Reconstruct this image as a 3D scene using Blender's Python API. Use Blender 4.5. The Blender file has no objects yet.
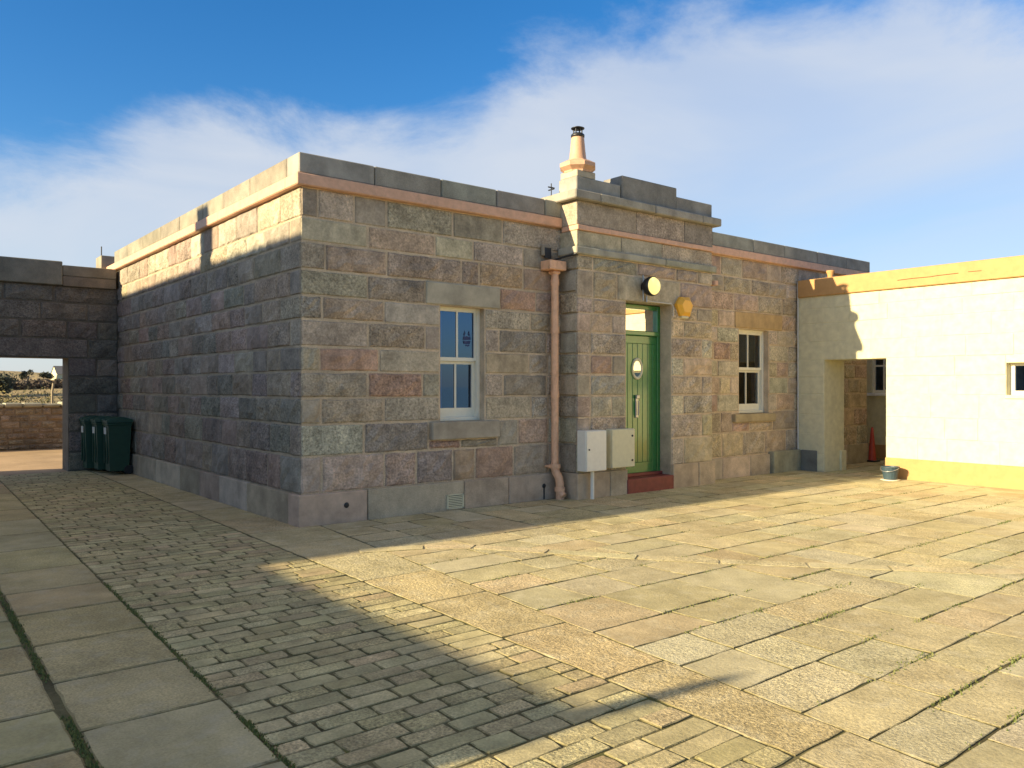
import bpy, math, random
from mathutils import Vector
R = math.radians
random.seed(11)
sc = bpy.context.scene
COL = sc.collection

# ------------------------------------------------------------------ helpers
class MB:
    """collects faces with a colour and a material slot; build() links them as ONE mesh object"""
    def __init__(s): s.v = []; s.f = []; s.c = []; s.m = []; s.sm = []; s.a = []; s.rn = random.Random(1)
    def face(s, pts, col=(1, 1, 1), m=0, smooth=False):
        i = len(s.v); s.v += [tuple(p) for p in pts]
        s.f.append(tuple(range(i, i + len(pts)))); s.c.append(col); s.m.append(m); s.sm.append(smooth); s.a.append(s.rn.random())
    def idx(s, pts, faces, col=(1, 1, 1), m=0, smooth=False):
        i = len(s.v); s.v += [tuple(p) for p in pts]; al = s.rn.random()
        for f in faces:
            s.a.append(al)
            s.f.append(tuple(i + k for k in f)); s.c.append(col); s.m.append(m); s.sm.append(smooth)
    def box(s, x0, x1, y0, y1, z0, z1, col=(1, 1, 1), m=0, ch=0.0):
        if ch <= 0:
            p = [(x0,y0,z0),(x1,y0,z0),(x1,y1,z0),(x0,y1,z0),(x0,y0,z1),(x1,y0,z1),(x1,y1,z1),(x0,y1,z1)]
            s.idx(p, [(0,3,2,1),(4,5,6,7),(0,1,5,4),(1,2,6,5),(2,3,7,6),(3,0,4,7)], col, m); return
        c = ch
        P = []
        for (x, sx) in ((x0, 1), (x1, -1)):
            for (y, sy) in ((y0, 1), (y1, -1)):
                for (z, sz) in ((z0, 1), (z1, -1)):
                    P += [(x, y+sy*c, z+sz*c), (x+sx*c, y, z+sz*c), (x+sx*c, y+sy*c, z)]
        def k(a, b, d, e): return ((a*2+b)*2+d)*3+e
        F = []
        for a in (0, 1): F.append([k(a,0,0,0),k(a,1,0,0),k(a,1,1,0),k(a,0,1,0)])
        for b in (0, 1): F.append([k(0,b,0,1),k(1,b,0,1),k(1,b,1,1),k(0,b,1,1)])
        for d in (0, 1): F.append([k(0,0,d,2),k(1,0,d,2),k(1,1,d,2),k(0,1,d,2)])
        for a in (0,1):
            for b in (0,1): F.append([k(a,b,0,0),k(a,b,1,0),k(a,b,1,1),k(a,b,0,1)])
        for a in (0,1):
            for d in (0,1): F.append([k(a,0,d,0),k(a,1,d,0),k(a,1,d,2),k(a,0,d,2)])
        for b in (0,1):
            for d in (0,1): F.append([k(0,b,d,1),k(1,b,d,1),k(1,b,d,2),k(0,b,d,2)])
        for a in (0,1):
            for b in (0,1):
                for d in (0,1): F.append([k(a,b,d,0),k(a,b,d,1),k(a,b,d,2)])
        cx, cy, cz = (x0+x1)/2, (y0+y1)/2, (z0+z1)/2
        G = []
        for f in F:
            a, b, d = [Vector(P[i]) for i in f[:3]]
            n = (b-a).cross(d-a); mid = sum((Vector(P[i]) for i in f), Vector())/len(f) - Vector((cx,cy,cz))
            G.append(tuple(f) if n.dot(mid) > 0 else tuple(reversed(f)))
        s.idx(P, G, col, m)
    def tube(s, pts, r, n=10, col=(1,1,1), m=0, cap=True, smooth=True):
        pts = [Vector(p) for p in pts]
        rs = r if isinstance(r, (list, tuple)) else [r]*len(pts)
        rings = []
        up = None
        for i, p in enumerate(pts):
            d = (pts[min(i+1, len(pts)-1)] - pts[max(i-1, 0)]).normalized()
            if up is None or abs(up.dot(d)) > .95: up = Vector((0,0,1)) if abs(d.z) < .9 else Vector((1,0,0))
            a = d.cross(up).normalized(); b = a.cross(d).normalized(); up = b
            rings.append([p + (a*math.cos(2*math.pi*k/n) + b*math.sin(2*math.pi*k/n))*rs[i] for k in range(n)])
        V = [q for g in rings for q in g]; F = []
        for i in range(len(pts)-1):
            for k in range(n):
                F.append((i*n+k, i*n+(k+1)%n, (i+1)*n+(k+1)%n, (i+1)*n+k))
        s.idx(V, F, col, m, smooth)
        if cap:
            s.face(list(reversed(rings[0])), col, m); s.face(rings[-1], col, m)
    def lathe(s, cx, cy, prof, n=24, col=(1,1,1), m=0, smooth=True, rot=0.0):
        V = []; F = []
        for (r, z) in prof:
            for k in range(n):
                a = 2*math.pi*k/n + rot
                V.append((cx+r*math.cos(a), cy+r*math.sin(a), z))
        for i in range(len(prof)-1):
            for k in range(n):
                F.append((i*n+k, i*n+(k+1)%n, (i+1)*n+(k+1)%n, (i+1)*n+k))
        s.idx(V, F, col, m, smooth)
    def disc_y(s, cx, cz, y, prof, n=28, col=(1,1,1), m=0, sx=1.0, smooth=True):
        """lathe about the Y axis: prof of (radius, y offset)"""
        V = []; F = []
        for (r, dy) in prof:
            for k in range(n):
                a = 2*math.pi*k/n
                V.append((cx+sx*r*math.cos(a), y+dy, cz+r*math.sin(a)))
        for i in range(len(prof)-1):
            for k in range(n):
                F.append((i*n+k, i*n+(k+1)%n, (i+1)*n+(k+1)%n, (i+1)*n+k))
        s.idx(V, F, col, m, smooth)
    def build(s, name, mats, parent=None):
        if not isinstance(mats, (list, tuple)): mats = [mats]
        off = Vector(parent['_w']) if parent else Vector((0,0,0))
        me = bpy.data.meshes.new(name)
        me.from_pydata([(a-off.x, b-off.y, c-off.z) for a, b, c in s.v], [], s.f)
        for mt in mats: me.materials.append(mt)
        me.polygons.foreach_set('material_index', s.m)
        me.polygons.foreach_set('use_smooth', s.sm)
        at = me.color_attributes.new('Col', 'FLOAT_COLOR', 'CORNER')
        buf = []
        for f, c, a in zip(s.f, s.c, s.a): buf += [c[0], c[1], c[2], a]*len(f)
        at.data.foreach_set('color', buf)
        me.update()
        o = bpy.data.objects.new(name, me); COL.objects.link(o)
        o['_w'] = list(off) if parent else [0,0,0]
        if parent: o.parent = parent
        return o

def tag(o, label=None, cat=None, group=None, kind=None):
    if label: o['label'] = label
    if cat: o['category'] = cat
    if group: o['group'] = group
    if kind: o['kind'] = kind
    return o
def thing(name, label, cat, loc, group=None):
    o = bpy.data.objects.new(name, None); COL.objects.link(o)
    o.location = loc; o['_w'] = list(loc); o.empty_display_size = .2
    return tag(o, label, cat, group)
def copy_tree(o, parent=None):
    c = o.copy(); COL.objects.link(c); c.parent = parent
    for ch in [k for k in bpy.data.objects if k.parent == o]: copy_tree(ch, c)
    return c
def jit(c, a=.08, h=.03):
    k = 1 + random.uniform(-a, a)
    return tuple(max(0, v*k*(1+random.uniform(-h, h))) for v in c)

# ------------------------------------------------------------------ materials
def nodes(name):
    m = bpy.data.materials.new(name); m.use_nodes = True
    nt = m.node_tree; b = nt.nodes['Principled BSDF']
    return m, nt, b, (lambda t: nt.nodes.new(t)), nt.links.new
def stone_mat(name, speck=(120, .35), blotch=(3.5, .28), bump=(45, .5, .012), rough=.88, stain=None, tint=(1,1,1), lichen=None):
    m, nt, b, N, L = nodes(name)
    tc = N('ShaderNodeTexCoord'); at = N('ShaderNodeAttribute'); at.attribute_name = 'Col'
    wv = N('ShaderNodeMath'); wv.operation = 'MULTIPLY'; L(at.outputs['Alpha'], wv.inputs[0]); wv.inputs[1].default_value = 37.0
    def noise(sc_, det=4, rg=.6):
        n = N('ShaderNodeTexNoise'); n.noise_dimensions = '4D'; L(wv.outputs[0], n.inputs['W']); n.inputs['Scale'].default_value = sc_; n.inputs['Detail'].default_value = det
        n.inputs['Roughness'].default_value = rg; L(tc.outputs['Object'], n.inputs['Vector']); return n
    def rng(src, a, c, lo=.3, hi=.7):
        r = N('ShaderNodeMapRange'); r.inputs['From Min'].default_value = lo; r.inputs['From Max'].default_value = hi
        r.inputs['To Min'].default_value = a; r.inputs['To Max'].default_value = c; L(src, r.inputs['Value']); return r.outputs[0]
    n1 = noise(speck[0], 3, .7); n2 = noise(blotch[0], 5, .62)
    mu = N('ShaderNodeMath'); mu.operation = 'MULTIPLY'
    kk = N('ShaderNodeMapRange'); kk.inputs['To Min'].default_value = .35*speck[1]; kk.inputs['To Max'].default_value = 1.35*speck[1]; L(at.outputs['Alpha'], kk.inputs['Value'])
    s1 = N('ShaderNodeMath'); s1.operation = 'MULTIPLY_ADD'; L(rng(n1.outputs[0], -1, 1), s1.inputs[0]); L(kk.outputs[0], s1.inputs[1]); s1.inputs[2].default_value = 1.0
    L(s1.outputs[0], mu.inputs[0]); L(rng(n2.outputs[0], 1-blotch[1], 1+blotch[1]), mu.inputs[1])
    vm = N('ShaderNodeVectorMath'); vm.operation = 'SCALE'; L(at.outputs['Color'], vm.inputs[0]); L(mu.outputs[0], vm.inputs['Scale'])
    col = vm.outputs[0]
    if tint != (1,1,1):
        t = N('ShaderNodeVectorMath'); t.operation = 'MULTIPLY'; L(col, t.inputs[0]); t.inputs[1].default_value = tint; col = t.outputs[0]
    n3 = noise(17, 5, .7)
    for spec in ([stain] if stain else []) + ([lichen] if lichen else []):
        scale, amount, c, stretch = spec
        mp = N('ShaderNodeMapping'); mp.inputs['Scale'].default_value = stretch; L(tc.outputs['Object'], mp.inputs['Vector'])
        ns = N('ShaderNodeTexNoise'); ns.inputs['Scale'].default_value = scale; ns.inputs['Detail'].default_value = 6
        ns.inputs['Roughness'].default_value = .65; L(mp.outputs[0], ns.inputs['Vector'])
        f = rng(ns.outputs[0], 0, amount, .5, .72)
        mx = N('ShaderNodeMix'); mx.data_type = 'RGBA'; L(f, mx.inputs[0]); L(col, mx.inputs[6]); mx.inputs[7].default_value = (*c, 1)
        col = mx.outputs[2]
    L(col, b.inputs['Base Color']); b.inputs['Roughness'].default_value = rough
    b.inputs['Specular IOR Level'].default_value = .25
    nb = noise(bump[0], 5, .65); ad = N('ShaderNodeMath'); ad.operation = 'MULTIPLY_ADD'
    L(n3.outputs[0], ad.inputs[0]); ad.inputs[1].default_value = 1.2; L(nb.outputs[0], ad.inputs[2])
    bp = N('ShaderNodeBump'); bp.inputs['Distance'].default_value = bump[2]
    k2 = N('ShaderNodeMapRange'); k2.inputs['To Min'].default_value = .35*bump[1]; k2.inputs['To Max'].default_value = 1.2*bump[1]; L(at.outputs['Alpha'], k2.inputs['Value']); L(k2.outputs[0], bp.inputs['Strength'])
    L(ad.outputs[0], bp.inputs['Height']); L(bp.outputs[0], b.inputs['Normal'])
    return m
def paint_mat(name, col, rough=.4, bump=0.0, var=.08, metal=0.0, spec=.5, scale=14, coat=0.0, dirt=None):
    m, nt, b, N, L = nodes(name)
    tc = N('ShaderNodeTexCoord'); n = N('ShaderNodeTexNoise'); n.inputs['Scale'].default_value = scale; n.inputs['Detail'].default_value = 6
    L(tc.outputs['Object'], n.inputs['Vector'])
    r = N('ShaderNodeMapRange'); r.inputs['From Min'].default_value = .3; r.inputs['From Max'].default_value = .7
    r.inputs['To Min'].default_value = 1-var; r.inputs['To Max'].default_value = 1+var; L(n.outputs[0], r.inputs['Value'])
    vm = N('ShaderNodeVectorMath'); vm.operation = 'SCALE'; vm.inputs[0].default_value = col; L(r.outputs[0], vm.inputs['Scale'])
    c = vm.outputs[0]
    if dirt:
        mp = N('ShaderNodeMapping'); mp.inputs['Scale'].default_value = dirt[3]; L(tc.outputs['Object'], mp.inputs['Vector'])
        ns = N('ShaderNodeTexNoise'); ns.inputs['Scale'].default_value = dirt[0]; ns.inputs['Detail'].default_value = 7
        ns.inputs['Roughness'].default_value = .68; L(mp.outputs[0], ns.inputs['Vector'])
        f = N('ShaderNodeMapRange'); f.inputs['From Min'].default_value = .52; f.inputs['From Max'].default_value = .75
        f.inputs['To Max'].default_value = dirt[1]; L(ns.outputs[0], f.inputs['Value'])
        mx = N('ShaderNodeMix'); mx.data_type = 'RGBA'; L(f.outputs[0], mx.inputs[0]); L(c, mx.inputs[6]); mx.inputs[7].default_value = (*dirt[2], 1)
        c = mx.outputs[2]
    L(c, b.inputs['Base Color'])
    b.inputs['Roughness'].default_value = rough; b.inputs['Metallic'].default_value = metal; b.inputs['Specular IOR Level'].default_value = spec
    b.inputs['Coat Weight'].default_value = coat; b.inputs['Coat Roughness'].default_value = .12
    if bump:
        bp = N('ShaderNodeBump'); bp.inputs['Strength'].default_value = .6; bp.inputs['Distance'].default_value = bump
        L(n.outputs[0], bp.inputs['Height']); L(bp.outputs[0], b.inputs['Normal'])
    return m
def glass_mat(name, refl=.25, tint=(.8,.86,.9), rough=.01, gcol=(1,1,1)):
    m, nt, b, N, L = nodes(name); nt.nodes.remove(b)
    out = nt.nodes['Material Output']
    tr = N('ShaderNodeBsdfTransparent'); tr.inputs[0].default_value = (*tint, 1)
    gl = N('ShaderNodeBsdfGlossy'); gl.inputs['Roughness'].default_value = rough; gl.inputs['Color'].default_value = (*gcol, 1)
    lw = N('ShaderNodeLayerWeight'); lw.inputs['Blend'].default_value = .35
    ma = N('ShaderNodeMath'); ma.operation = 'MULTIPLY_ADD'; L(lw.outputs['Fresnel'], ma.inputs[0]); ma.inputs[1].default_value = .8; ma.inputs[2].default_value = refl; ma.use_clamp = True
    mx = N('ShaderNodeMixShader'); L(ma.outputs[0], mx.inputs[0]); L(tr.outputs[0], mx.inputs[1]); L(gl.outputs[0], mx.inputs[2])
    L(mx.outputs[0], out.inputs['Surface'])
    return m
M = {}
M['granite'] = stone_mat('granite_ashlar', speck=(38,.45), blotch=(5,.3), bump=(32,.9,.02), stain=(2.2, .45, (.075,.07,.062), (1,1,.35)))
M['granite_top'] = stone_mat('granite_coping', speck=(140,.25), bump=(70,.35,.006), stain=(3.0, .28, (.09,.085,.075), (1,1,.4)))
M['mortar'] = stone_mat('lime_mortar', speck=(90,.25), bump=(30,.5,.008))
M['slab'] = stone_mat('granite_flags', speck=(62,.5), blotch=(2.6,.24), bump=(48,.9,.012), rough=.8, stain=(.9,.42,(.24,.19,.085),(1,1,1)), lichen=(5,.5,(.62,.57,.40),(1,1,1)))
M['slab_smooth'] = stone_mat('worn_flags', speck=(70,.38), blotch=(2.4,.26), bump=(50,.7,.009), rough=.8, stain=(1.1,.5,(.19,.175,.075),(1,1,1)), lichen=(6,.4,(.50,.46,.34),(1,1,1)))
M['sett'] = stone_mat('granite_setts', speck=(70,.5), blotch=(5,.32), bump=(42,.9,.010), rough=.8, stain=(1.3,.4,(.20,.19,.08),(1,1,1)))
M['bed'] = stone_mat('mossy_joint', speck=(60,.5), blotch=(1.6,.7), bump=(40,1,.01), lichen=(2.0,.85,(.11,.13,.025),(1,1,1)))
M['pink'] = paint_mat('pink_painted_band', (.68,.40,.26), .6, .003, .10, dirt=(5,.5,(.3,.2,.15),(1,1,1)))
M['pipe'] = paint_mat('salmon_painted_iron', (.80,.46,.27), .45, .002, .10, dirt=(9,.7,(.28,.12,.06),(1,1,.5)))
M['white_wall'] = paint_mat('white_masonry_paint', (.64,.59,.385), .8, .02, .10, scale=9, dirt=(3.0,.35,(.40,.36,.24),(1,1,.45)))
M['ochre'] = paint_mat('ochre_masonry_paint', (.47,.265,.10), .7, .006, .08, scale=9, dirt=(4,.4,(.42,.22,.07),(1,.4,1)))
M['white_paint'] = paint_mat('white_gloss_paint', (.80,.76,.62), .35, 0, .04)
M['cream_box'] = paint_mat('cream_meter_cabinet', (.66,.62,.42), .5, 0, .05)
M['pale_box'] = paint_mat('pale_meter_cabinet', (.82,.78,.66), .45, 0, .04)
M['green'] = paint_mat('green_gloss_paint', (.022,.19,.04), .3, .0012, .12, coat=1.0)
M['dark_green'] = paint_mat('dark_green_plastic', (.014,.06,.036), .5, 0, .1)
M['red_step'] = paint_mat('red_step_paint', (.22,.042,.032), .55, .003, .15)
M['black'] = paint_mat('black_metal', (.015,.016,.018), .45, 0, .1)
M['dark'] = paint_mat('painted_room_gloom', (.02,.018,.016), .9)
M['curtain'] = paint_mat('curtain_cloth', (.22,.27,.36), .9)
M['steel'] = paint_mat('grey_metal', (.42,.42,.42), .35, 0, .06, metal=.6)
M['sticker'] = paint_mat('pale_sticker', (.55,.56,.52), .6)
M['blue_mark'] = paint_mat('blue_transfer', (.015,.035,.13), .5)
M['yellow_alarm'] = paint_mat('yellow_plastic', (.9,.47,.05), .35, 0, .03)
M['bucket'] = paint_mat('blue_grey_plastic', (.035,.065,.085), .5, 0, .08)
M['cone'] = paint_mat('red_plastic', (.42,.05,.03), .5, 0, .08)
M['terracotta'] = paint_mat('painted_clay', (.56,.335,.21), .6, .003, .1)
M['cream_stone'] = paint_mat('cream_painted_stone', (.42,.37,.27), .75, .006, .12)
M['roof'] = paint_mat('lead_grey_roof', (.12,.12,.125), .6)
M['cable'] = paint_mat('white_cable', (.62,.6,.55), .5)
M['glass'] = glass_mat('window_glass', .14, (.30,.42,.70), gcol=(.42,.62,1.0))  # blue gloss tint stands in for a deep blue sky reflection
M['glass_dim'] = glass_mat('dim_window_glass', .06)
M['fan_glass'] = glass_mat('fanlight_glass', .78, (.5,.5,.45))
M['post'] = paint_mat('grey_post_wood', (.30,.25,.17), .9)
M['crack'] = paint_mat('dirty_crack', (.12,.075,.03), .9)
M['wood'] = paint_mat('weathered_wood', (.5,.42,.32), .8)
def emis(name, col, st, base):
    m, nt, b, N, L = nodes(name); b.inputs['Base Color'].default_value = (*base,1); b.inputs['Roughness'].default_value = .2
    b.inputs['Emission Color'].default_value = (*col,1); b.inputs['Emission Strength'].default_value = st; return m
M['lens'] = emis('lamp_lens', (1,.82,.3), .42, (.72,.6,.2))
def leaf_mat(name):
    m, nt, b, N, L = nodes(name); at = N('ShaderNodeAttribute'); at.attribute_name = 'Col'
    L(at.outputs['Color'], b.inputs['Base Color']); b.inputs['Roughness'].default_value = .7; return m
M['leaf'] = leaf_mat('leaf')
def terrain_mat():
    m, nt, b, N, L = nodes('rough_pasture'); tc = N('ShaderNodeTexCoord')
    n = N('ShaderNodeTexNoise'); n.inputs['Scale'].default_value = .06; n.inputs['Detail'].default_value = 9; n.inputs['Roughness'].default_value = .7
    mp = N('ShaderNodeMapping'); mp.inputs['Scale'].default_value = (.5, 1, 1); L(tc.outputs['Object'], mp.inputs['Vector']); L(mp.outputs[0], n.inputs['Vector'])
    cr = N('ShaderNodeValToRGB'); e = cr.color_ramp.elements
    e[0].position = .36; e[0].color = (.08,.085,.03,1); e[1].position = .62; e[1].color = (.36,.27,.13,1)
    k = e.new(.48); k.color = (.26,.20,.09,1)
    L(n.outputs[0], cr.inputs[0]); L(cr.outputs[0], b.inputs['Base Color']); b.inputs['Roughness'].default_value = .95
    bp = N('ShaderNodeBump'); bp.inputs['Distance'].default_value = .5; n2 = N('ShaderNodeTexNoise'); n2.inputs['Scale'].default_value = 1.2; n2.inputs['Detail'].default_value = 8
    L(tc.outputs['Object'], n2.inputs['Vector']); L(n2.outputs[0], bp.inputs['Height']); L(bp.outputs[0], b.inputs['Normal'])
    return m
M['terrain'] = terrain_mat()
M['sea'] = paint_mat('sea_water', (.012,.05,.085), .12, .05, .2, scale=.6)
M['sand'] = stone_mat('sandy_track', speck=(40,.25), blotch=(.8,.25), bump=(20,.5,.01))

# ------------------------------------------------------------------ stone walls
G_, D_, L_, P_, R_, B_, T_ = (.48,.405,.295), (.39,.33,.245), (.54,.465,.335), (.49,.365,.26), (.51,.345,.235), (.46,.365,.26), (.54,.43,.28)
PAL = dict(G=G_, D=D_, L=L_, P=P_, R=R_, B=B_, T=T_)
MORT = (.58,.455,.31)
def stone(mb, O, U, Nn, u0, u1, z0, z1, col, smooth=False, depth=.05, relief=.032, g=.0145, m=0):
    """one squared block whose face lies on the plane O + u*U, raised along Nn; rock faced unless smooth"""
    O, U, Nn = Vector(O), Vector(U), Vector(Nn); Z = Vector((0,0,1))
    j = lambda: random.uniform(-.004, .004)
    u0 += g + j(); u1 -= g + j(); z0 += g + j(); z1 -= g + j()
    if u1-u0 < .02 or z1-z0 < .02: return
    pt = lambda u, z, d: O + U*u + Z*z + Nn*d
    nu = 2 if smooth else max(3, int((u1-u0)/.10)); nz = 2 if smooth else max(3, int((z1-z0)/.09))
    b = .010 if smooth else .018
    us = [u0, u0+b] + [u0+b+(u1-u0-2*b)*k/nu for k in range(1, nu)] + [u1-b, u1]
    zs = [z0, z0+b] + [z0+b+(z1-z0-2*b)*k/nz for k in range(1, nz)] + [z1-b, z1]
    V = []; W, Hh = len(us), len(zs)
    base = random.uniform(-.003, .004)
    for a, z in enumerate(zs):
        for c, u in enumerate(us):
            edge = a in (0, Hh-1) or c in (0, W-1)
            if edge: d = -.010; kj = .0035 if smooth else .008; uu = u + random.uniform(-kj,kj); zz = z + random.uniform(-kj,kj)
            else:
                ring = a in (1, Hh-2) or c in (1, W-2)
                d = base + (0 if smooth else random.uniform(-.1, .35 if ring else 1)*relief); uu, zz = u, z
                if not ring and not smooth: uu += random.uniform(-.012,.012); zz += random.uniform(-.012,.012)
            V.append(pt(uu, zz, d))
    F = []
    flip = U.cross(Z).dot(Nn) < 0
    for a in range(Hh-1):
        for c in range(W-1):
            q = (a*W+c, a*W+c+1, (a+1)*W+c+1, (a+1)*W+c); F.append(tuple(reversed(q)) if flip else q)
    mb.idx(V, F, col, m)
    # returns (sides)
    per = [pt(u0,z0,-.010), pt(u1,z0,-.010), pt(u1,z1,-.010), pt(u0,z1,-.010)]
    bk = [p - Nn*(depth-.010) for p in per]
    for k in range(4):
        q = [per[k], bk[k], bk[(k+1)%4], per[(k+1)%4]]; mb.face(list(reversed(q)) if flip else q, col, m)
def pick(pal): return jit(PAL[random.choice(pal)], .13, .05)
def course(mb, O, U, Nn, z0, z1, spans, m=0):
    """spans: (u0, u1, code, smooth, depth)"""
    for u0, u1, code, smooth, depth in spans:
        stone(mb, O, U, Nn, u0, u1, z0, z1, pick(code), smooth, depth, m=m)
def fill(u0, u1, pal, lo=.42, hi=.95):
    """random run of blocks between two ends"""
    out = []; u = u0
    while u < u1-.01:
        w = random.uniform(lo, hi)
        if u1-u-w < lo*.7: w = u1-u
        if u + w > u1: w = u1-u
        out.append((u, u+w, pal, random.random() < .12, .05)); u += w
    return out

ZS = [.36, .79, 1.16, 1.47, 1.78, 2.07, 2.385, 2.66, 2.96, 3.28, 3.56, 3.907]   # course lines above the plinth
FY = .04
house = thing('granite_house', 'low single storey granite block house with pink band, pale plinth and green front door', 'building', (6.5, 5, 0))

# ---- front wall
mb = MB(); O, U, Nn = (0, FY, 0), (1,0,0), (0,-1,0)
left_bay = {   # measured block lengths between corner and porch, bottom course first
 0: [(.04,.31,'G'),(.31,1.14,'P'),(1.14,1.6,'P'),(1.6,2.16,'D'),(2.16,2.52,'R'),(2.52,3.18,'R'),(3.18,3.82,'B'),(3.82,4.2,'B')],
 1: [(.04,.86,'L'),(.86,1.78,'D'),(2.9,3.26,'G'),(3.26,3.82,'B'),(3.82,4.2,'B')],
 2: [(.04,.30,'G'),(.30,1.13,'P'),(1.13,1.955,'L'),(2.69,3.5,'L'),(3.5,3.82,'B'),(3.82,4.2,'B')],
 3: [(.04,.91,'G'),(.91,1.69,'R'),(1.69,1.955,'G'),(2.69,3.0,'G'),(3.0,3.79,'BD'),(3.79,4.2,'B')],
 4: [(.04,.28,'G'),(.28,1.06,'R'),(1.06,1.955,'G'),(2.69,3.46,'B'),(3.46,3.82,'B'),(3.82,4.2,'B')],
 5: [(.04,.91,'L'),(.91,1.73,'B'),(1.73,1.955,'G'),(2.69,2.93,'G'),(2.93,3.79,'D'),(3.79,4.2,'B')],
 6: [(.04,.31,'D'),(.31,1.13,'B'),(1.13,1.955,'L'),(2.69,3.49,'L'),(3.49,3.87,'P'),(3.87,4.2,'B')],
 7: [(.04,.91,'G'),(.91,1.74,'DG'),(2.94,3.59,'R'),(3.59,4.2,'B')],
 8: [(.04,.35,'D'),(.35,1.17,'B'),(1.17,2.3,'D'),(2.3,2.59,'P'),(2.59,3.35,'R'),(3.35,4.2,'B')],
 9: [(.04,.91,'G'),(.91,1.88,'B'),(1.88,2.49,'L'),(2.49,3.35,'B'),(3.35,4.2,'D')],
 10:[(.04,.26,'D'),(.26,.73,'B'),(.73,1.17,'D'),(1.17,2.16,'B'),(2.16,2.99,'BD'),(2.99,4.2,'B')]}
for i in range(11):
    z0, z1 = ZS[i], ZS[i+1]
    sp = []
    for (a, b, c) in left_bay[i]:
        jamb = abs(b-1.955) < .01 or abs(a-2.69) < .01
        quoin = a < .05
        if a >= .05 and not jamb and c in ('B','P','D'): c = c + ('B' if c != 'B' else 'PG')
        sp.append((a, b, c, jamb or (quoin and random.random() < .4) or i >= 9, .24 if jamb else .05))
    course(mb, O, U, Nn, z0, z1, sp)
    # right bay 7.0 .. 12.98, window 8.55 .. 9.30
    if ZS[i] >= 1.1 and ZS[i+1] < 2.67:
        e = .25 if i % 2 else .62
        sp = fill(6.95, 8.37-e, 'TPBL', .3, .6) + [(8.37-e, 8.37, 'TL', True, .24), (9.315, 9.315+.87-e, 'LT', True, .24)] + fill(9.315+.87-e, 12.94, 'BPTG', .35, .7)
    elif i == 7:
        sp = fill(6.95, 8.25, 'PTB', .3, .6) + fill(9.73, 12.94, 'BPDG', .4, .8)
    else:
        sp = fill(6.95, 12.94, 'BPTG' if i < 3 else 'BPDG', .4, .85)
    if i == 1:
        a = [s for s in sp if s[1] <= 8.17]; sp = fill(6.95, 8.17, 'PB') + fill(9.43, 12.94, 'BPD')
    course(mb, O, U, Nn, z0, z1, sp)
# shallow pieces under the sills
for (a, b, c) in ((1.78,2.28,'R'),(2.28,2.9,'B')): stone(mb, O, U, Nn, a, b, .79, .916, pick(c))
for (a, b, c) in ((8.17,8.7,'P'),(8.7,9.43,'T')): stone(mb, O, U, Nn, a, b, .79, .965, pick(c))
# backing with openings left free
def backing(mb, y, x0, x1, z0, z1, holes, d=.3, m=1):
    zs = sorted({z0, z1, *[h[2] for h in holes], *[h[3] for h in holes]})
    for a, b in zip(zs[:-1], zs[1:]):
        xs = [x0]
        for h in sorted(holes):
            if h[2] <= a+1e-6 and h[3] >= b-1e-6: xs += [h[0], h[1]]
        xs.append(x1)
        for k in range(0, len(xs), 2): mb.box(xs[k], xs[k+1], y, y+d, a, b, MORT, m)
backing(mb, FY+.012, .06, 12.93, .1, 3.95, [(1.965,2.68,1.14,2.66),(8.38,9.30,1.11,2.65),(5.2,5.95,.25,2.88)])
wall_front = mb.build('wall', [M['granite'], M['mortar']], house)

# ---- side wall (x = FY), seen from -X
mb = MB(); O, U, Nn = (FY, 0, 0), (0,1,0), (-1,0,0)
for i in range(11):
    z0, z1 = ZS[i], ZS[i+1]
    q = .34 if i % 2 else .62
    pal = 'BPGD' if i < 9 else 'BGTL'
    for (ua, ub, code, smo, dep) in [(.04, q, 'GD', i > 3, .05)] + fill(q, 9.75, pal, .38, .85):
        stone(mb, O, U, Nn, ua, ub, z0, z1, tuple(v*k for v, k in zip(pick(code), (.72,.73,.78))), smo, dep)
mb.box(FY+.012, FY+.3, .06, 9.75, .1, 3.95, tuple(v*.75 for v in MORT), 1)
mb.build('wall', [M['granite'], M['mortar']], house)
# back and far end walls, roof
mb = MB(); mb.box(.4, 12.93, 9.45, 9.75, 0, 3.95, MORT, 0); mb.box(12.63, 12.94, .06, 9.45, 0, 3.95, MORT, 0)
mb.build('wall', [M['mortar']], house)
mb = MB(); mb.box(.35, 12.6, .35, 9.44, 3.88, 3.98); mb.build('roof', [M['roof']], house)

# ---- plinth
mb = MB()
def run(mb, axis, a0, a1, w, f0, f1, z0, z1, pal, m=0, ch=.008):
    a = a0
    while a < a1-.01:
        L = min(random.uniform(*w), a1-a)
        if a1-a-L < .3: L = a1-a
        c = pick(pal)
        if axis == 'x': mb.box(a+.003, a+L-.003, f0, f1, z0, z1, c, m, ch)
        else: mb.box(f0, f1, a+.003, a+L-.003, z0, z1, c, m, ch)
        a += L
mb.box(0, .88, 0, .3, -.05, .358, jit((.52,.39,.27), .03), 0, .01)
mb.box(.89, 2.31, 0, .3, -.05, .36, jit((.51,.41,.285),.03), 0, .01)
mb.box(2.317, 3.06, 0, .3, -.05, .36, jit((.50,.40,.28),.03), 0, .01)
mb.box(3.067, 4.2, 0, .3, -.05, .36, jit((.45,.365,.26),.03), 0, .01)
mbl = mb; mb = MB()
run(mb, 'x', 6.95, 9.28, (.6,1.0), 0, .3, -.05, .35, 'TLG')
mb.box(9.29, 10.19, -.07, .3, -.05, .40, jit((.33,.31,.22),.03), 0, .012)
run(mb, 'x', 10.3, 12.95, (.6,1.1), -.01, .3, -.05, .40, 'GDB')
mb.build('plinth', [M['granite_top']], house)
mb = mbl; run(mb, 'y', .302, 9.75, (.8,1.4), 0, .3, -.05, .36, 'GDB')
pl = mb.build('plinth', [M['granite_top']], house)
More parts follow.
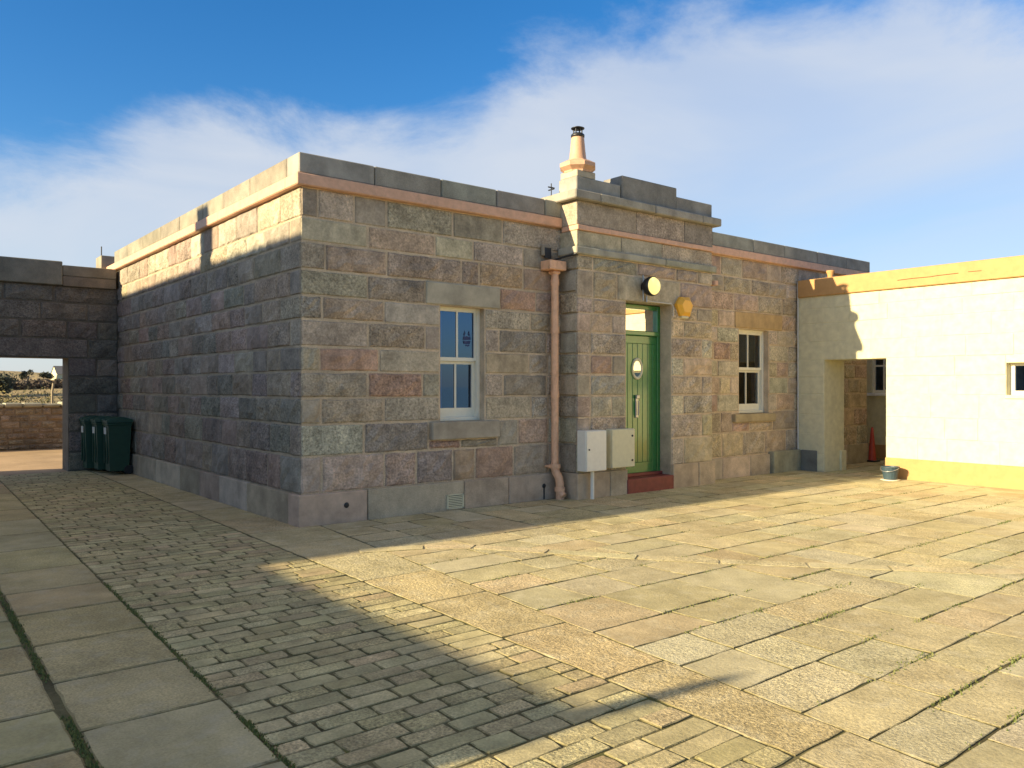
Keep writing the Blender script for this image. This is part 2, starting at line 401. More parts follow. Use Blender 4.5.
# plinth fittings
mb = MB()
for k in range(7): mb.box(2.05, 2.275, -.012, .002, .03+k*.022, .044+k*.022, (1,1,1), 0)
mb.box(2.035, 2.29, -.016, .006, .012, .026); mb.box(2.035, 2.29, -.016, .006, .186, .2)
mb.box(2.03, 2.05, -.016, .006, .012, .2); mb.box(2.275, 2.295, -.016, .006, .012, .2)

v = mb.build('vent_grille', [M['cream_box']], house)
mb = MB(); mb.box(2.05, 2.275, -.004, -.001, .026, .186); mb.build('grille_back', [M['black']], v)
for (hx, hz) in ((.60,.20),(3.70,.19)):
    mb = MB(); mb.disc_y(hx, hz, -.004, [(.034, .0), (.03,-.004), (.0, -.001)], 16); mb.build('drain_hole', [M['black']], house)
mb = MB(); mb.box(3.69, 3.712, -.006, .0, .0, .16); mb.build('stain_slot', [M['black']], house)

# ---- string course and parapet
mb = MB()
x = -.033
mb.box(-.033, 4.03, -.033, .30, 3.907, 4.045, (1,1,1), 0, .012)
mb.box(7.14, 12.98, -.033, .30, 3.907, 4.045, (1,1,1), 0, .012)
mb.box(-.033, .30, .304, 9.75, 3.909, 4.043, (1,1,1), 0, .012)
mb.box(4.034, 7.136, -.352, .0, 3.84, 3.915, (1,1,1), 0, .008)
mb.build('string_course', [M['pink']], house)
mb = MB()
bl = (.31,.295,.25)
def coping_run(mb, axis, cuts, f0, f1, z0, z1, col):
    for a, b in zip(cuts[:-1], cuts[1:]):
        t = random.uniform(-.006, .006)
        if axis == 'x': mb.box(a+.005, b-.005, f0+t, f1, z0, z1+t*.5, jit(col,.12), 0, .012)
        else: mb.box(f0+t, f1, a+.005, b-.005, z0, z1+t*.5, jit(col,.12), 0, .012)
coping_run(mb, 'x', [0.0, .98, 1.95, 2.85, 3.72, 4.2], 0, .34, 4.05, 4.285, bl)
coping_run(mb, 'x', [6.9, 7.55, 8.75, 9.75, 10.9, 12.0, 12.98], 0, .34, 4.05, 4.285, bl)
coping_run(mb, 'y', [.352, 1.5, 2.5, 3.35, 4.45, 5.5, 6.6, 7.7, 8.75], 0, .34, 4.05, 4.285, (.275,.25,.195))
mb.box(-.13, .3, 9.25, 9.72, 4.0, 4.27, (.275,.25,.195), 0, .012)
mb.box(.36, 12.98, 9.42, 9.75, 3.95, 4.28, bl, 0, .012); mb.box(12.64, 12.98, .352, 9.41, 3.95, 4.28, bl, 0, .012)
mb.build('parapet', [M['granite_top']], house)
mb = MB(); mb.tube([(-.05, 9.6, 4.26), (-.05, 9.6, 4.50)], .012, 6); mb.build('lightning_rod', [M['black']], house)

# ---- porch
PX0, PX1, PY = 4.03, 7.13, -.33
mb = MB(); O, U, Nn = (0, PY, 0), (1,0,0), (0,-1,0)
DX0, DX1, DZ = 5.05, 6.085, 2.885
for i in range(11):
    z0, z1 = ZS[i], ZS[i+1]
    if z0 >= 3.4: continue
    if i == 9: z1 = 3.49
    e = .36 if i % 2 else .72
    if z1 <= 2.67:
        sp = [(PX0, PX0+.27 if i % 2 else PX0+.28, 'GB', True, .05), (PX0+.28, DX0-(.0 if i%2 else .3), 'GBP', False, .24 if i%2 else .05)]
        if i % 2 == 0: sp.append((DX0-.3, DX0, 'GB', True, .24))
        pr = 'TLG' if i < 6 else 'GBT'
        sp += [(DX1, DX1+(.30 if i%2 == 0 else .76), pr, i%2 == 0, .24), (DX1+(.30 if i%2==0 else .76), PX1, pr, False, .05)]
    elif i == 7:
        sp = [(PX0, 4.35, 'BG', True, .05), (4.35, DX0, 'BG', False, .24), (DX1, 6.72, 'GB', False, .24), (6.72, PX1, 'G', True, .05)]
        z1 = DZ
    elif i == 8:
        z0 = DZ; sp = [(PX0, 4.36, 'BG', True, .05), (4.36, 4.86, 'BG', False, .05), (4.86, 6.3, 'GB', True, .30), (6.3, PX1, 'BG', False, .05)]
    else:
        sp = [(PX0, 4.36, 'B', True, .05), (4.36, 5.3, 'BD', False, .05), (5.3, 6.2, 'B', False, .05), (6.2, 6.75, 'BG', False, .05), (6.75, PX1, 'GL', True, .05)]
    course(mb, O, U, Nn, z0, z1, sp)
    for Uo, Ns in (((PX0,0,0),(-1,0,0)), ((PX1,0,0),(1,0,0))):
        stone(mb, Uo, (0,1,0), Ns, PY+.004, FY-.004, ZS[i], min(ZS[i+1],3.49), pick('GBD'), True, .05)
# reveal stones lower down already give the depth; frieze and attic blocks
run(mb, 'x', PX0+.01, PX1-.01, (.9,1.5), PY+.01, .5, 3.60, 3.838, 'BDG')
run(mb, 'x', PX0, PX1, (1.1,1.6), PY, .55, 3.918, 4.262, 'DGD')
for (a, b) in ((PX0+.04, DX0), (DX1, PX1-.04)): mb.box(a, b, PY+.012, FY+.2, .05, 3.6, MORT, 1)
mb.box(DX0, DX1, PY+.012, FY+.2, DZ+.02, 3.6, MORT, 1)
porch = mb.build('porch', [M['granite'], M['mortar']], house)
mb = MB()
run(mb, 'x', PX0-.02, DX0-.0, (.5,.7), PY-.035, FY, -.05, .37, 'BGD')
mb.build('plinth', [M['granite_top']], porch); mb = MB()
mb.box(DX1+.006, 6.72, PY-.035, FY, -.05, .372, jit(T_,.05), 0, .01); mb.box(6.728, PX1+.03, PY-.035, FY, -.05, .372, jit(T_,.05), 0, .01)
mb.build('plinth', [M['granite_top']], porch)
mb = MB()
for a, b in ((PX0-.05, 5.9), (5.91, PX1+.05)): mb.box(a, b, PY-.05, FY-.01, 3.492, 3.60, jit((.37,.345,.275),.05), 0, .015)
mb.build('drip_course', [M['granite_top']], porch)
mb = MB()
for a, b in ((PX0-.11, 4.42), (4.425, 5.6), (5.605, 6.75), (6.755, PX1+.11)): mb.box(a, b, PY-.10, .58, 4.264, 4.39, jit((.34,.315,.26),.06), 0, .014)
mb.build('cornice', [M['granite_top']], porch)
mb = MB()
mb.box(PX0, 4.93, PY, .05, 4.393, 4.605, jit((.31,.30,.25),.05), 0, .012)
mb.box(4.94, 6.19, PY-.02, .05, 4.393, 4.755, jit((.26,.255,.225),.05), 0, .012)
mb.box(6.2, 7.11, PY, .05, 4.393, 4.625, jit((.27,.265,.235),.05), 0, .012)
mb.build('blocking_course', [M['granite_top']], porch)
# scupper at the right of the porch, lead chute on the left
mb = MB(); mb.box(PX1+.012, PX1+.10, -.37, -.12, 3.29, 3.37, (1,1,1), 0, .01); mb.build('spout', [M['pink']], porch)

# ---- chimney
ch = thing('chimney', 'cream chimney with flared octagonal cap and tapering clay pot on the porch roof', 'chimney', (4.24, -.13, 4.6))
CXc, CYc = 4.24, -.13
mb = MB(); mb.box(4.055, 4.43, -.31, .045, 4.607, 4.71, (1,1,1), 0, .012)
mb.build('chimney_stack', [M['cream_stone']], ch)
mb = MB()
mb.lathe(CXc, CYc, [(.205,4.70),(.21,4.725),(.275,4.775),(.275,4.83),(.17,4.885),(.0,4.89)], 8, smooth=False, rot=math.pi/8)
mb.build('chimney_cap', [M['terracotta']], ch)
mb = MB(); mb.lathe(CXc, CYc, [(.15,4.865),(.125,4.92),(.112,5.03),(.095,5.21),(.09,5.23),(.0,5.23)], 20)
mb.build('chimney_pot', [M['terracotta']], ch)
mb = MB(); mb.lathe(CXc, CYc, [(.0,5.228),(.098,5.23),(.10,5.265),(.08,5.285),(.08,5.235)], 20)
for k in range(4):
    a = k*math.pi/2+.4; mb.tube([(CXc+.065*math.cos(a), CYc+.065*math.sin(a), 5.27),(CXc+.065*math.cos(a), CYc+.065*math.sin(a), 5.36)], .010, 6)
mb.lathe(CXc, CYc, [(.0,5.355),(.096,5.355),(.10,5.365),(.05,5.385),(.0,5.39)], 20)
mb.build('cowl', [M['black']], ch)
mb = MB(); mb.tube([(3.93,.1,4.35),(3.93,.1,4.56)], .008, 6); mb.tube([(3.87,.1,4.5),(3.99,.1,4.5)], .010, 6)
mb.tube([(3.93,.04,4.47),(3.93,.16,4.47)], .010, 6); mb.build('aerial', [M['black']], ch)

# ---- sash windows
def sash_window(parent, x0, x1, z0, z1, y, emblem=False, glass='glass', curtains=True, dirn=1):
    f = thing_part('window', parent)
    w = .055
    mb = MB()
    mb.box(x0, x0+w, y, y+.10, z0, z1, ch=.006); mb.box(x1-w, x1, y, y+.10, z0, z1, ch=.006)
    mb.box(x0+w, x1-w, y, y+.10, z1-w, z1, ch=.006); mb.box(x0+w, x1-w, y-.01, y+.10, z0, z0+.05, ch=.006)
    fr = mb.build('frame', [M['white_paint']], f)
    zm = (z0+z1)/2+.03; xm = (x0+x1)/2
    a0, a1 = x0+w, x1-w
    mb = MB()   # upper sash, further out
    mb.box(a0, a0+.035, y+.02, y+.055, zm, z1-w); mb.box(a1-.035, a1, y+.02, y+.055, zm, z1-w)
    mb.box(a0+.035, a1-.035, y+.02, y+.055, z1-w-.04, z1-w); mb.box(a0+.035, a1-.035, y+.016, y+.057, zm-.01, zm+.04)
    mb.box(xm-.014, xm+.014, y+.024, y+.05, zm+.04, z1-w-.04); mb.build('upper_sash', [M['white_paint']], f)
    mb = MB()   # lower sash behind
    b0 = z0+.05
    mb.box(a0, a0+.045, y+.06, y+.095, b0, zm-.012); mb.box(a1-.045, a1, y+.06, y+.095, b0, zm-.012)
    mb.box(a0+.045, a1-.045, y+.058, y+.095, b0, b0+.12); mb.box(a0+.045, a1-.045, y+.06, y+.095, zm-.05, zm-.012)
    mb.box(xm-.014, xm+.014, y+.064, y+.09, b0+.12, zm-.05); mb.build('lower_sash', [M['white_paint']], f)
    mb = MB(); mb.face([(a0+.02,y+.036,zm),(a1-.02,y+.036,zm),(a1-.02,y+.036,z1-w),(a0+.02,y+.036,z1-w)])
    mb.face([(a0+.02,y+.078,b0),(a1-.02,y+.078,b0),(a1-.02,y+.078,zm),(a0+.02,y+.078,zm)])
    mb.build('pane', [M[glass]], f)
    if curtains:
        mb = MB(); n = 26; xs0, xs1 = a0-.1, a0+.22
        V = []
        for k in range(n+1):
            t = k/n; xx = xs0+(xs1-xs0)*t; yy = y+.24+.02*math.sin(t*26)
            V += [(xx, yy, z0-.05), (xx, yy, z1+.05)]
        mb.idx(V, [(2*k, 2*k+2, 2*k+3, 2*k+1) for k in range(n)], smooth=True); mb.build('curtain', [M['curtain']], f)
    if emblem:
        mb = MB(); ex, ez, ey = a1-.145, zm+.28, y+.030
        T = lambda pts: mb.face([(ex+px, ey, ez+pz) for px, pz in pts])
        T([(-.055,.06),(-.025,.06),(-.03,.13)]); T([(.02,.06),(.055,.06),(.035,.13)])
        T([(-.06,.0),(.06,.0),(.06,.05),(-.06,.05)]); T([(-.05,-.055),(.05,-.055),(.06,-.012),(-.06,-.012)]); T([(-.015,-.085),(.04,-.085),(.045,-.063),(-.02,-.063)])
        mb.build('emblem', [M['blue_mark']], f)
    return f
def thing_part(name, parent):
    o = bpy.data.objects.new(name, None); COL.objects.link(o); o.parent = parent; o['_w'] = list(parent['_w']); o.empty_display_size = .1
    return o
w1 = sash_window(house, 1.957, 2.688, 1.15, 2.70, FY+.12, emblem=True)
w2 = sash_window(house, 8.372, 9.312, 1.12, 2.66, FY+.12, glass='glass_dim', curtains=False)
def sill_lintel(parent, sill, lint, c1, c2):
    mb = MB(); mb.box(sill[0], sill[1], -.03, FY+.125, sill[2], sill[3], jit(c1,.03), 0, .012); mb.build('sill', [M['granite_top']], parent)
    mb = MB(); mb.box(lint[0], lint[1], FY-.012, FY+.24, lint[2], lint[3], jit(c2,.03), 0, .012); mb.build('lintel', [M['granite_top']], parent)
sill_lintel(w1, (1.80,2.89,.918,1.15), (1.742,2.938,2.668,2.958), (.42,.36,.265), (.46,.39,.30))
sill_lintel(w2, (8.18,9.42,.967,1.115), (8.255,9.725,2.665,2.955), (.42,.34,.20), (.47,.33,.165))
# the rooms behind: near-black sheets paint in their gloom
mb = MB()
mb.face([(.5,1.6,.1),(12.5,1.6,.1),(12.5,1.6,3.8),(.5,1.6,3.8)]); mb.face([(.5,.36,.1),(12.5,.36,.1),(12.5,1.6,.1),(.5,1.6,.1)])
mb.build('room_gloom_sheet', [M['dark']], house)

# ---- front door
DY = -.10
door = thing_part('door', house)
mb = MB()
fx0, fx1 = DX0+.002, DX1-.002
mb.box(fx0, fx0+.07, DY, DY+.09, .22, DZ, ch=.006); mb.box(fx1-.07, fx1, DY, DY+.09, .22, DZ, ch=.006)
mb.box(fx0+.07, fx1-.07, DY, DY+.09, DZ-.07, DZ, ch=.006)
mb.box(fx0+.07, fx1-.07, DY-.045, DY+.09, 2.40, 2.475, ch=.012)
mb.build('frame', [M['green']], door)
mb = MB(); l0, l1 = fx0+.073, fx1-.073
mb.box(l0, l1, DY+.03, DY+.07, .26, 2.398)
mb.box(l0, l1, DY+.012, DY+.029, 2.28, 2.398, ch=.004); mb.box(l0, l0+.10, DY+.012, DY+.029, .26, 2.279, ch=.004); mb.box(l1-.10, l1, DY+.012, DY+.029, .26, 2.279, ch=.004)
mb.box(l0+.10, l1-.10, DY+.012, DY+.029, .26, .42, ch=.004)
nb = 6; bw = (l1-l0-.2)/nb
for k in range(nb): mb.box(l0+.10+k*bw+.003, l0+.10+(k+1)*bw-.003, DY+.018, DY+.0295, .422, 2.278, ch=.005)
mb.build('leaf', [M['green']], door)
mb = MB(); mb.face([(l0,DY+.05,2.475),(l1,DY+.05,2.475),(l1,DY+.05,DZ-.07),(l0,DY+.05,DZ-.07)]); mb.build('fanlight', [M['fan_glass']], door)
mb = MB(); mb.disc_y(5.55, 1.885, DY+.018, [(.17,.0),(.17,-.018),(.155,-.026),(.125,-.018),(.12,.0)], 32, sx=.74); mb.build('oval_ring', [M['cream_box']], door)
mb = MB(); mb.disc_y(5.55, 1.885, DY+.008, [(.122,.0),(.0,.0)], 32, sx=.74); mb.build('oval_pane', [M['fan_glass']], door)
mb = MB(); mb.box(5.505, 5.57, DY-.004, DY+.016, 1.12, 1.43, ch=.006); mb.tube([(5.537,DY-.03,1.16),(5.537,DY-.035,1.38)], .011, 8); mb.box(5.5, 5.575, DY-.03, DY+.014, 1.42, 1.475, ch=.008)
mb.build('handle', [M['steel']], door)
mb = MB(); mb.box(DX0-.02, DX1+.003, PY-.05, DY-.002, -.02, .215, ch=.012); mb.box(DX0+.003, DX1-.003, DY-.05, FY, .216, .262, ch=.006)
mb.build('step', [M['red_step']], door)

# ---- wall fittings: lamp, alarm, cabinets, drainpipe
lp = thing('wall_lamp', 'round bulkhead lamp with black rim and yellow lens above the green door', 'lamp', (5.40, PY, 3.13))
mb = MB(); mb.disc_y(5.46, 3.13, PY+.006, [(.09,0),(.09,-.05),(.13,-.07),(.15,-.13),(.147,-.185),(.13,-.193)], 28); mb.build('body', [M['black']], lp)
mb = MB(); mb.disc_y(5.46, 3.13, PY-.185, [(.134,0),(.118,-.026),(.075,-.046),(.0,-.054)], 28); mb.build('lens', [M['lens']], lp)
mb = MB(); mb.tube([(5.39,PY-.03,3.30),(5.39,PY-.03,2.92)], .012, 8); mb.tube([(5.48,PY-.02,3.0),(5.48,PY-.02,2.90)], .014, 8)
mb.build('bracket', [M['steel']], lp)
mb = MB(); mb.tube([(5.48,PY-.012,2.93),(5.6,PY-.012,2.915),(6.06,PY-.012,2.91),(6.105,PY-.012,2.88),(6.11,PY-.012,2.72)], .008, 6); mb.build('cable', [M['cable']], lp)

al = thing('alarm_box', 'yellow six sided alarm box on the porch wall right of the door', 'alarm box', (6.355, PY, 2.88))
def hexring(cx, cz, y, s): return [(cx+px*s, y, cz+pz*s) for px, pz in ((-.10,.155),(.10,.155),(.20,.03),(.115,-.15),(-.115,-.15),(-.20,.03))]
mb = MB(); a, b, c = hexring(6.355,2.88,PY+.006,1), hexring(6.355,2.88,PY-.05,1), hexring(6.355,2.88,PY-.10,.62)
mb.face(list(reversed(c)))
for P, Q in ((a,b),(b,c)):
    for k in range(6): mb.face([P[k], P[(k+1)%6], Q[(k+1)%6], Q[k]])
mb.build('casing', [M['yellow_alarm']], al)
mb = MB(); mb.box(6.27, 6.44, PY-.06, PY+.004, 2.695, 2.735, ch=.01); mb.build('sounder', [M['cream_box']], al)

m1 = thing('meter_cabinet', 'white meter cabinet on a post beside the drainpipe', 'meter cabinet', (4.2, PY-.1, .4))
mb = MB(); mb.box(4.0, 4.40, PY-.215, PY-.036, .41, .985, ch=.008); mb.build('casing', [M['pale_box']], m1)
mb = MB(); mb.box(4.006, 4.396, PY-.232, PY-.216, .415, .98, ch=.005); dm = mb.build('door', [M['pale_box']], m1)
mb = MB(); mb.disc_y(4.05, .72, PY-.232, [(.012,0),(.012,-.008),(0,-.008)], 10); mb.build('lock', [M['black']], dm)
mb = MB(); mb.tube([(4.24,PY-.10,-.01),(4.24,PY-.10,.412)], .028, 10); mb.build('post', [M['pale_box']], m1)
m2 = thing('meter_cabinet', 'cream meter cabinet overlapping the left edge of the green door', 'meter cabinet', (4.8, PY-.1, .4))
mb = MB(); mb.box(4.57, 5.06, PY-.15, PY-.036, .42, .985, ch=.008); mb.build('casing', [M['cream_box']], m2)
mb = MB(); mb.box(4.575, 5.056, PY-.167, PY-.151, .425, .98, ch=.005); dm = mb.build('door', [M['cream_box']], m2)
for hz in (.52, .88):
    mb = MB(); mb.disc_y(5.0, hz, PY-.167, [(.016,0),(.016,-.008),(0,-.008)], 10); mb.build('lock', [M['black']], dm)

dp = thing('drainpipe', 'salmon painted iron drainpipe with box hopper in the corner of the porch', 'drainpipe', (3.86, -.1, 0))
mb = MB(); mb.box(3.655, 3.97, -.19, .03, 3.26, 3.395, ch=.012)
mb.box(3.77, 3.91, -.14, .0, 3.21, 3.262, ch=.02); mb.build('hopper', [M['pipe']], dp)
mb = MB(); mb.tube([(3.84,-.08,3.22),(3.84,-.08,.49)], .053, 16)
for z in (3.10, 2.42, 1.5): mb.tube([(3.84,-.08,z-.05),(3.84,-.08,z+.04)], .062, 16)
mb.build('pipe', [M['pipe']], dp)
mb = MB(); mb.tube([(3.84,-.08,.50),(3.84,-.08,.44)], .082, 16); mb.box(3.74, 3.94, -.09, .03, .455, .485); mb.build('collar', [M['pipe']], dp)
mb = MB(); mb.tube([(3.84,-.08,.45),(3.845,-.09,.39),(3.875,-.125,.30),(3.885,-.135,.22),(3.885,-.135,-.02)], .060, 14)
mb.tube([(3.885,-.135,.17),(3.885,-.135,.11)], .076, 14); mb.tube([(3.885,-.14,.10),(3.895,-.21,.045)], [.055,.05], 12); mb.build('shoe', [M['pipe']], dp)
mb = MB(); mb.box(3.66, 3.86, -.02, .03, 3.47, 3.62, (.3,.26,.2), ch=.01); ot = mb.build('outlet', [M['granite_top']], house); 
mb = MB(); mb.box(3.70, 3.82, -.024, -.015, 3.44, 3.59); mb.build('opening', [M['black']], ot)
mb = MB(); mb.tube([(3.86,-.03,3.42),(3.93,-.20,3.46),(3.99,-.36,3.487)], .016, 8); mb.build('overflow_lip', [M['black']], dp)

# ------------------------------------------------------------------ gateway wall at the left
gw = thing('gateway_wall', 'dark stone wall with square gateway opening joining the side of the house', 'wall', (-3, 8.85, 0))
mb = MB(); O, U, Nn = (0, 8.55, 0), (1,0,0), (0,-1,0)
GD = dict(PAL); 
zc = [0,.36,.75,1.1,1.45,1.8,2.15,2.52,2.86,3.2,3.53]
XR = .03
for i in range(len(zc)-1):
    z0, z1 = zc[i], zc[i+1]
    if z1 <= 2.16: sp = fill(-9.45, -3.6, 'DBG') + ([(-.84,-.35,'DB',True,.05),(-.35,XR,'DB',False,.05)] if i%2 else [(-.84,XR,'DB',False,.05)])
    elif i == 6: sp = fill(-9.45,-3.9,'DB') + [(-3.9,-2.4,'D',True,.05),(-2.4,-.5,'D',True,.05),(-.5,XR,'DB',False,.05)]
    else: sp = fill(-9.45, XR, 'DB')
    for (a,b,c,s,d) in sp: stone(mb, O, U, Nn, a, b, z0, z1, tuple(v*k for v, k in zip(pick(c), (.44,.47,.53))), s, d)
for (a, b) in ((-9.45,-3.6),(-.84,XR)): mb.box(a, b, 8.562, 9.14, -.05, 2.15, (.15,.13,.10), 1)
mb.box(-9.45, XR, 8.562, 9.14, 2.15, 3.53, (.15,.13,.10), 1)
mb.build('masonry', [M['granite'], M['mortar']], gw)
mb = MB()
mb.box(-9.45, -3.0, 8.47, 9.2, 3.52, 3.97, jit((.20,.19,.15),.05), 0, .015); mb.box(-2.995, -.95, 8.47, 9.2, 3.52, 3.97, jit((.22,.205,.16),.05), 0, .015)
mb.box(-.945, -.015, 8.49, 9.18, 3.51, 3.70, jit((.20,.17,.13),.05), 0, .012); mb.box(-.945, -.015, 8.485, 9.185, 3.702, 3.905, jit((.20,.18,.14),.05), 0, .012)
mb.build('coping', [M['granite_top']], gw)

# wheelie bins
def wheelie_bin(x, y, label):
    t = thing('wheelie_bin', label, 'wheelie bin', (x, y, 0), 'green wheelie bins by the gateway')
    W, D, H = .20, .195, .92
    def tp(z): k = .80+.20*z/H; return k
    mb = MB(); b0, b1 = .80, 1.0
    V = [(x+sx*D*k, y+sy*W*k, z) for z, k in ((.07,.82),(.90,1.0)) for sx, sy in ((-1,-1),(1,-1),(1,1),(-1,1))]
    mb.idx(V, [(3,2,1,0),(0,1,5,4),(1,2,6,5),(2,3,7,6),(3,0,4,7)])
    mb.box(x-D*1.08, x+D*1.08, y-W*1.07, y+W*1.07, .90, .95, ch=.012)
    for sy in (-.45, .45): mb.box(x-D*1.0-.01, x-D*.9, y+sy*W-.015, y+sy*W+.015, .2, .88, ch=.006)
    mb.build('body', [M['dark_green']], t)
    mb = MB()
    V = []; n = 8
    for k in range(n+1):
        u = k/n; xx = x-D*1.14+2*D*1.14*u; zz = .955+.10*math.sin(math.pi*(.15+.7*u))
        V += [(xx, y-W*1.1, .952), (xx, y-W*1.1+.02, zz), (xx, y+W*1.1-.02, zz), (xx, y+W*1.1, .952)]
    F = []
    for k in range(n):
        for j in range(3): F.append((4*k+j, 4*(k+1)+j, 4*(k+1)+j+1, 4*k+j+1))
    F += [(0,1,2,3), tuple(4*n+j for j in (3,2,1,0))]
    mb.idx(V, F, smooth=False); mb.box(x-D*1.2, x-D*1.12, y-W*.6, y+W*.6, .985, 1.01, ch=.006); mb.build('lid', [M['dark_green']], t)
    for sy in (-1, 1):
        mb = MB(); mb.tube([(x+D*.82, y+sy*W*.80-.02, .085), (x+D*.82, y+sy*W*.80+.02, .085)], .085, 16); mb.build('wheel', [M['black']], t)
    mb = MB(); mb.tube([(x+D*1.2,y-W*.7,.96),(x+D*1.2,y+W*.7,.96)], .013, 8); mb.build('handle', [M['dark_green']], t)
    mb = MB(); V = []
    for (yy, zz) in ((-.10,.74),(.10,.74),(.10,.86),(-.10,.86)): V.append((x-D*1.0-.0125, y+yy, zz))
    mb.face(list(reversed(V))); mb.build('sticker', [M['sticker']], t)
    return t
wheelie_bin(-.235, 7.43, 'green wheelie bin nearest the camera, its whole side showing')
wheelie_bin(-.335, 7.88, 'middle green wheelie bin squeezed between two others')
wheelie_bin(-.44, 8.32, 'green wheelie bin nearest the gateway opening')

# ------------------------------------------------------------------ white range at the right
wr = thing('white_range', 'white painted low range with ochre coping, skirting and square doorway', 'building', (11, -6, 0))
WX = 10.2; WT = .72
y0w, y1w, yd0, yd1, zd = -8.6, -.005, -1.722, -.543, 2.11
wy0, wy1, wz0, wz1 = -4.75, -3.64, 1.47, 1.985
mb = MB()
def yzwall(mb, x0, x1, ya, yb, z0, z1, holes, col=(1,1,1), m=0):
    zs = sorted({z0, z1, *[h[2] for h in holes], *[h[3] for h in holes]})
    for a, b in zip(zs[:-1], zs[1:]):
        ys = [ya]
        for h in sorted(holes):
            if h[2] <= a+1e-6 and h[3] >= b-1e-6: ys += [h[0], h[1]]
        ys.append(yb)
        for k in range(0, len(ys), 2): mb.box(x0, x1, ys[k], ys[k+1], a, b, col, m)
# block texture: slightly proud painted stones over a core
yzwall(mb, WX+.006, WX+WT, y0w, y1w, -.05, 3.60, [(yd0,yd1,-.05,zd),(wy0,wy1,wz0,wz1)])
O, U, Nn = (WX, 0, 0), (0,1,0), (-1,0,0)
zz = [0,.34,.72,1.08,1.47,1.79,2.11,2.45,2.80,3.08,3.315]
random.seed(5)
for i in range(len(zz)-1):
    z0, z1 = zz[i], zz[i+1]
    if z1 <= 2.12: segs = [(yd1, y1w)] + ([(wy1, yd0),(y0w, wy0)] if (z0 < wz1 and z1 > wz0+.01) else [(y0w, yd0)])
    else: segs = [(y0w, y1w)]
    for a, b in segs:
        u = a
        while u < b-.01:
            w = random.uniform(.45,.95)
            if b-u-w < .3: w = b-u
            stone(mb, O, U, Nn, u, u+w, z0, z1, (1,1,1), True, .02, g=.001); u += w
mb.build('wall', [M['white_wall']], wr)
mb = MB()
u = y0w
for a, b in zip([-8.6,-4.7],[-4.7,-.02]): 
    mb.box(WX-.05, WX+WT+.1, a, b-.002, 3.318, 3.645, ch=.010)
cop = mb.build('coping', [M['ochre']], wr)
mb = MB(); mb.tube([(WX-.0515,-1.95,3.455),(WX-.0515,-2.2,3.462),(WX-.0515,-2.5,3.458),(WX-.0515,-2.62,3.466),(WX-.0515,-2.95,3.47)], .006, 5); mb.tube([(WX-.0515,-3.1,3.475),(WX-.0515,-3.3,3.472)], .005, 5); mb.build('crack', [M['crack']], cop)
mb = MB(); mb.box(WX-.035, WX+.01, y0w, yd0+.004, -.03, .36, ch=.010); mb.build('skirting', [M['ochre']], wr)
mb = MB(); mb.box(WX-.03, WX+.008, -.405, -.075, -.05, .395, (.19,.19,.165), 0, .012); mb.build('corner_block', [M['granite_top']], wr)
mb = MB(); mb.box(WX+WT-.16, WX+WT+.03, yd1-.035, yd1+.02, -.03, .38, ch=.008); mb.build('jamb_base', [M['white_wall']], wr)
mb = MB()   # room behind: roof, end walls, back wall
mb.box(WX+WT, 14.6, y0w, -2.3, 3.45, 3.6, (1,1,1), 0); mb.build('roof', [M['roof']], wr)
mb = MB(); yzwall(mb, 14.3, 14.6, y0w, -2.3, -.05, 3.45, []); mb.box(WX+WT, 14.3, -2.6, -2.3, -.05, 3.45); mb.box(WX+WT, 14.3, y0w, y0w+.3, -.05, 3.45)
mb.build('rear_wall', [M['white_wall']], wr)
win = thing_part('window', wr)
mb = MB(); xf = WX+.16
mb.box(xf, xf+.06, wy1-.07, wy1, wz0, wz1, ch=.004); mb.box(xf, xf+.06, wy0, wy0+.07, wz0, wz1, ch=.004)
mb.box(xf, xf+.06, wy0+.07, wy1-.07, wz0, wz0+.07, ch=.004); mb.box(xf, xf+.06, wy0+.07, wy1-.07, wz1-.05, wz1, ch=.004)
mb.box(xf+.005, xf+.05, -4.215, -4.18, wz0+.07, wz1-.05); mb.build('frame', [M['white_paint']], win)
mb = MB(); mb.face([(xf+.03,wy0,wz0),(xf+.03,wy0,wz1),(xf+.03,wy1,wz1),(xf+.03,wy1,wz0)]); mb.build('pane', [M['glass']], win)
mb = MB(); mb.box(WX-.02, WX+.15, wy0-.02, wy1+.02, wz0-.055, wz0+.004, ch=.006); mb.build('sill', [M['white_wall']], win)
# shelf of pale things standing inside the window
wb = thing('paint_tub', 'pale tub standing on the ledge inside the small window of the white range', 'tub', (WX+.35, -4.02, wz0))
mb = MB(); mb.lathe(WX+.35, -4.02, [(.0,wz0+.0),(.085,wz0+.0),(.10,wz0+.18),(.092,wz0+.18),(.085,wz0+.17),(0,wz0+.17)], 18); mb.build('tub', [M['white_paint']], wb)
mb = MB(); mb.lathe(WX+.35, -4.02, [(.103,wz0+.172),(.106,wz0+.2),(.0,wz0+.205)], 18); mb.build('lid', [M['cream_box']], wb)
mb = MB(); mb.tube([(WX+.30,-3.86,wz0+.2),(WX+.30,-3.86,wz0+.46)], .022, 10); mb.tube([(WX+.30,-3.86,wz0),(WX+.30,-3.86,wz0+.2)], .05, 12)
tag(mb.build('squeeze_bottle', [M['white_paint']]), 'slim white bottle with long neck behind the small window', 'bottle')
# vent stub on the coping
vs = MB(); vs.lathe(WX+.02, -.66, [(.055,3.64),(.05,3.68),(.075,3.75),(.078,3.775),(.05,3.775),(.0,3.77)], 14)
tag(vs.build('vent_stub', [M['ochre']]), 'small ochre vent cap standing on the ochre coping by the house', 'vent')
# cable in the corner
mb = MB(); mb.tube([(WX-.02,-.012,3.62),(WX-.022,-.014,2.6),(WX-.018,-.012,1.5),(WX-.02,-.014,.40)], .014, 8)
tag(mb.build('corner_cable', [M['cable']]), 'thin pale cable running down the corner between house and white wall', 'cable')

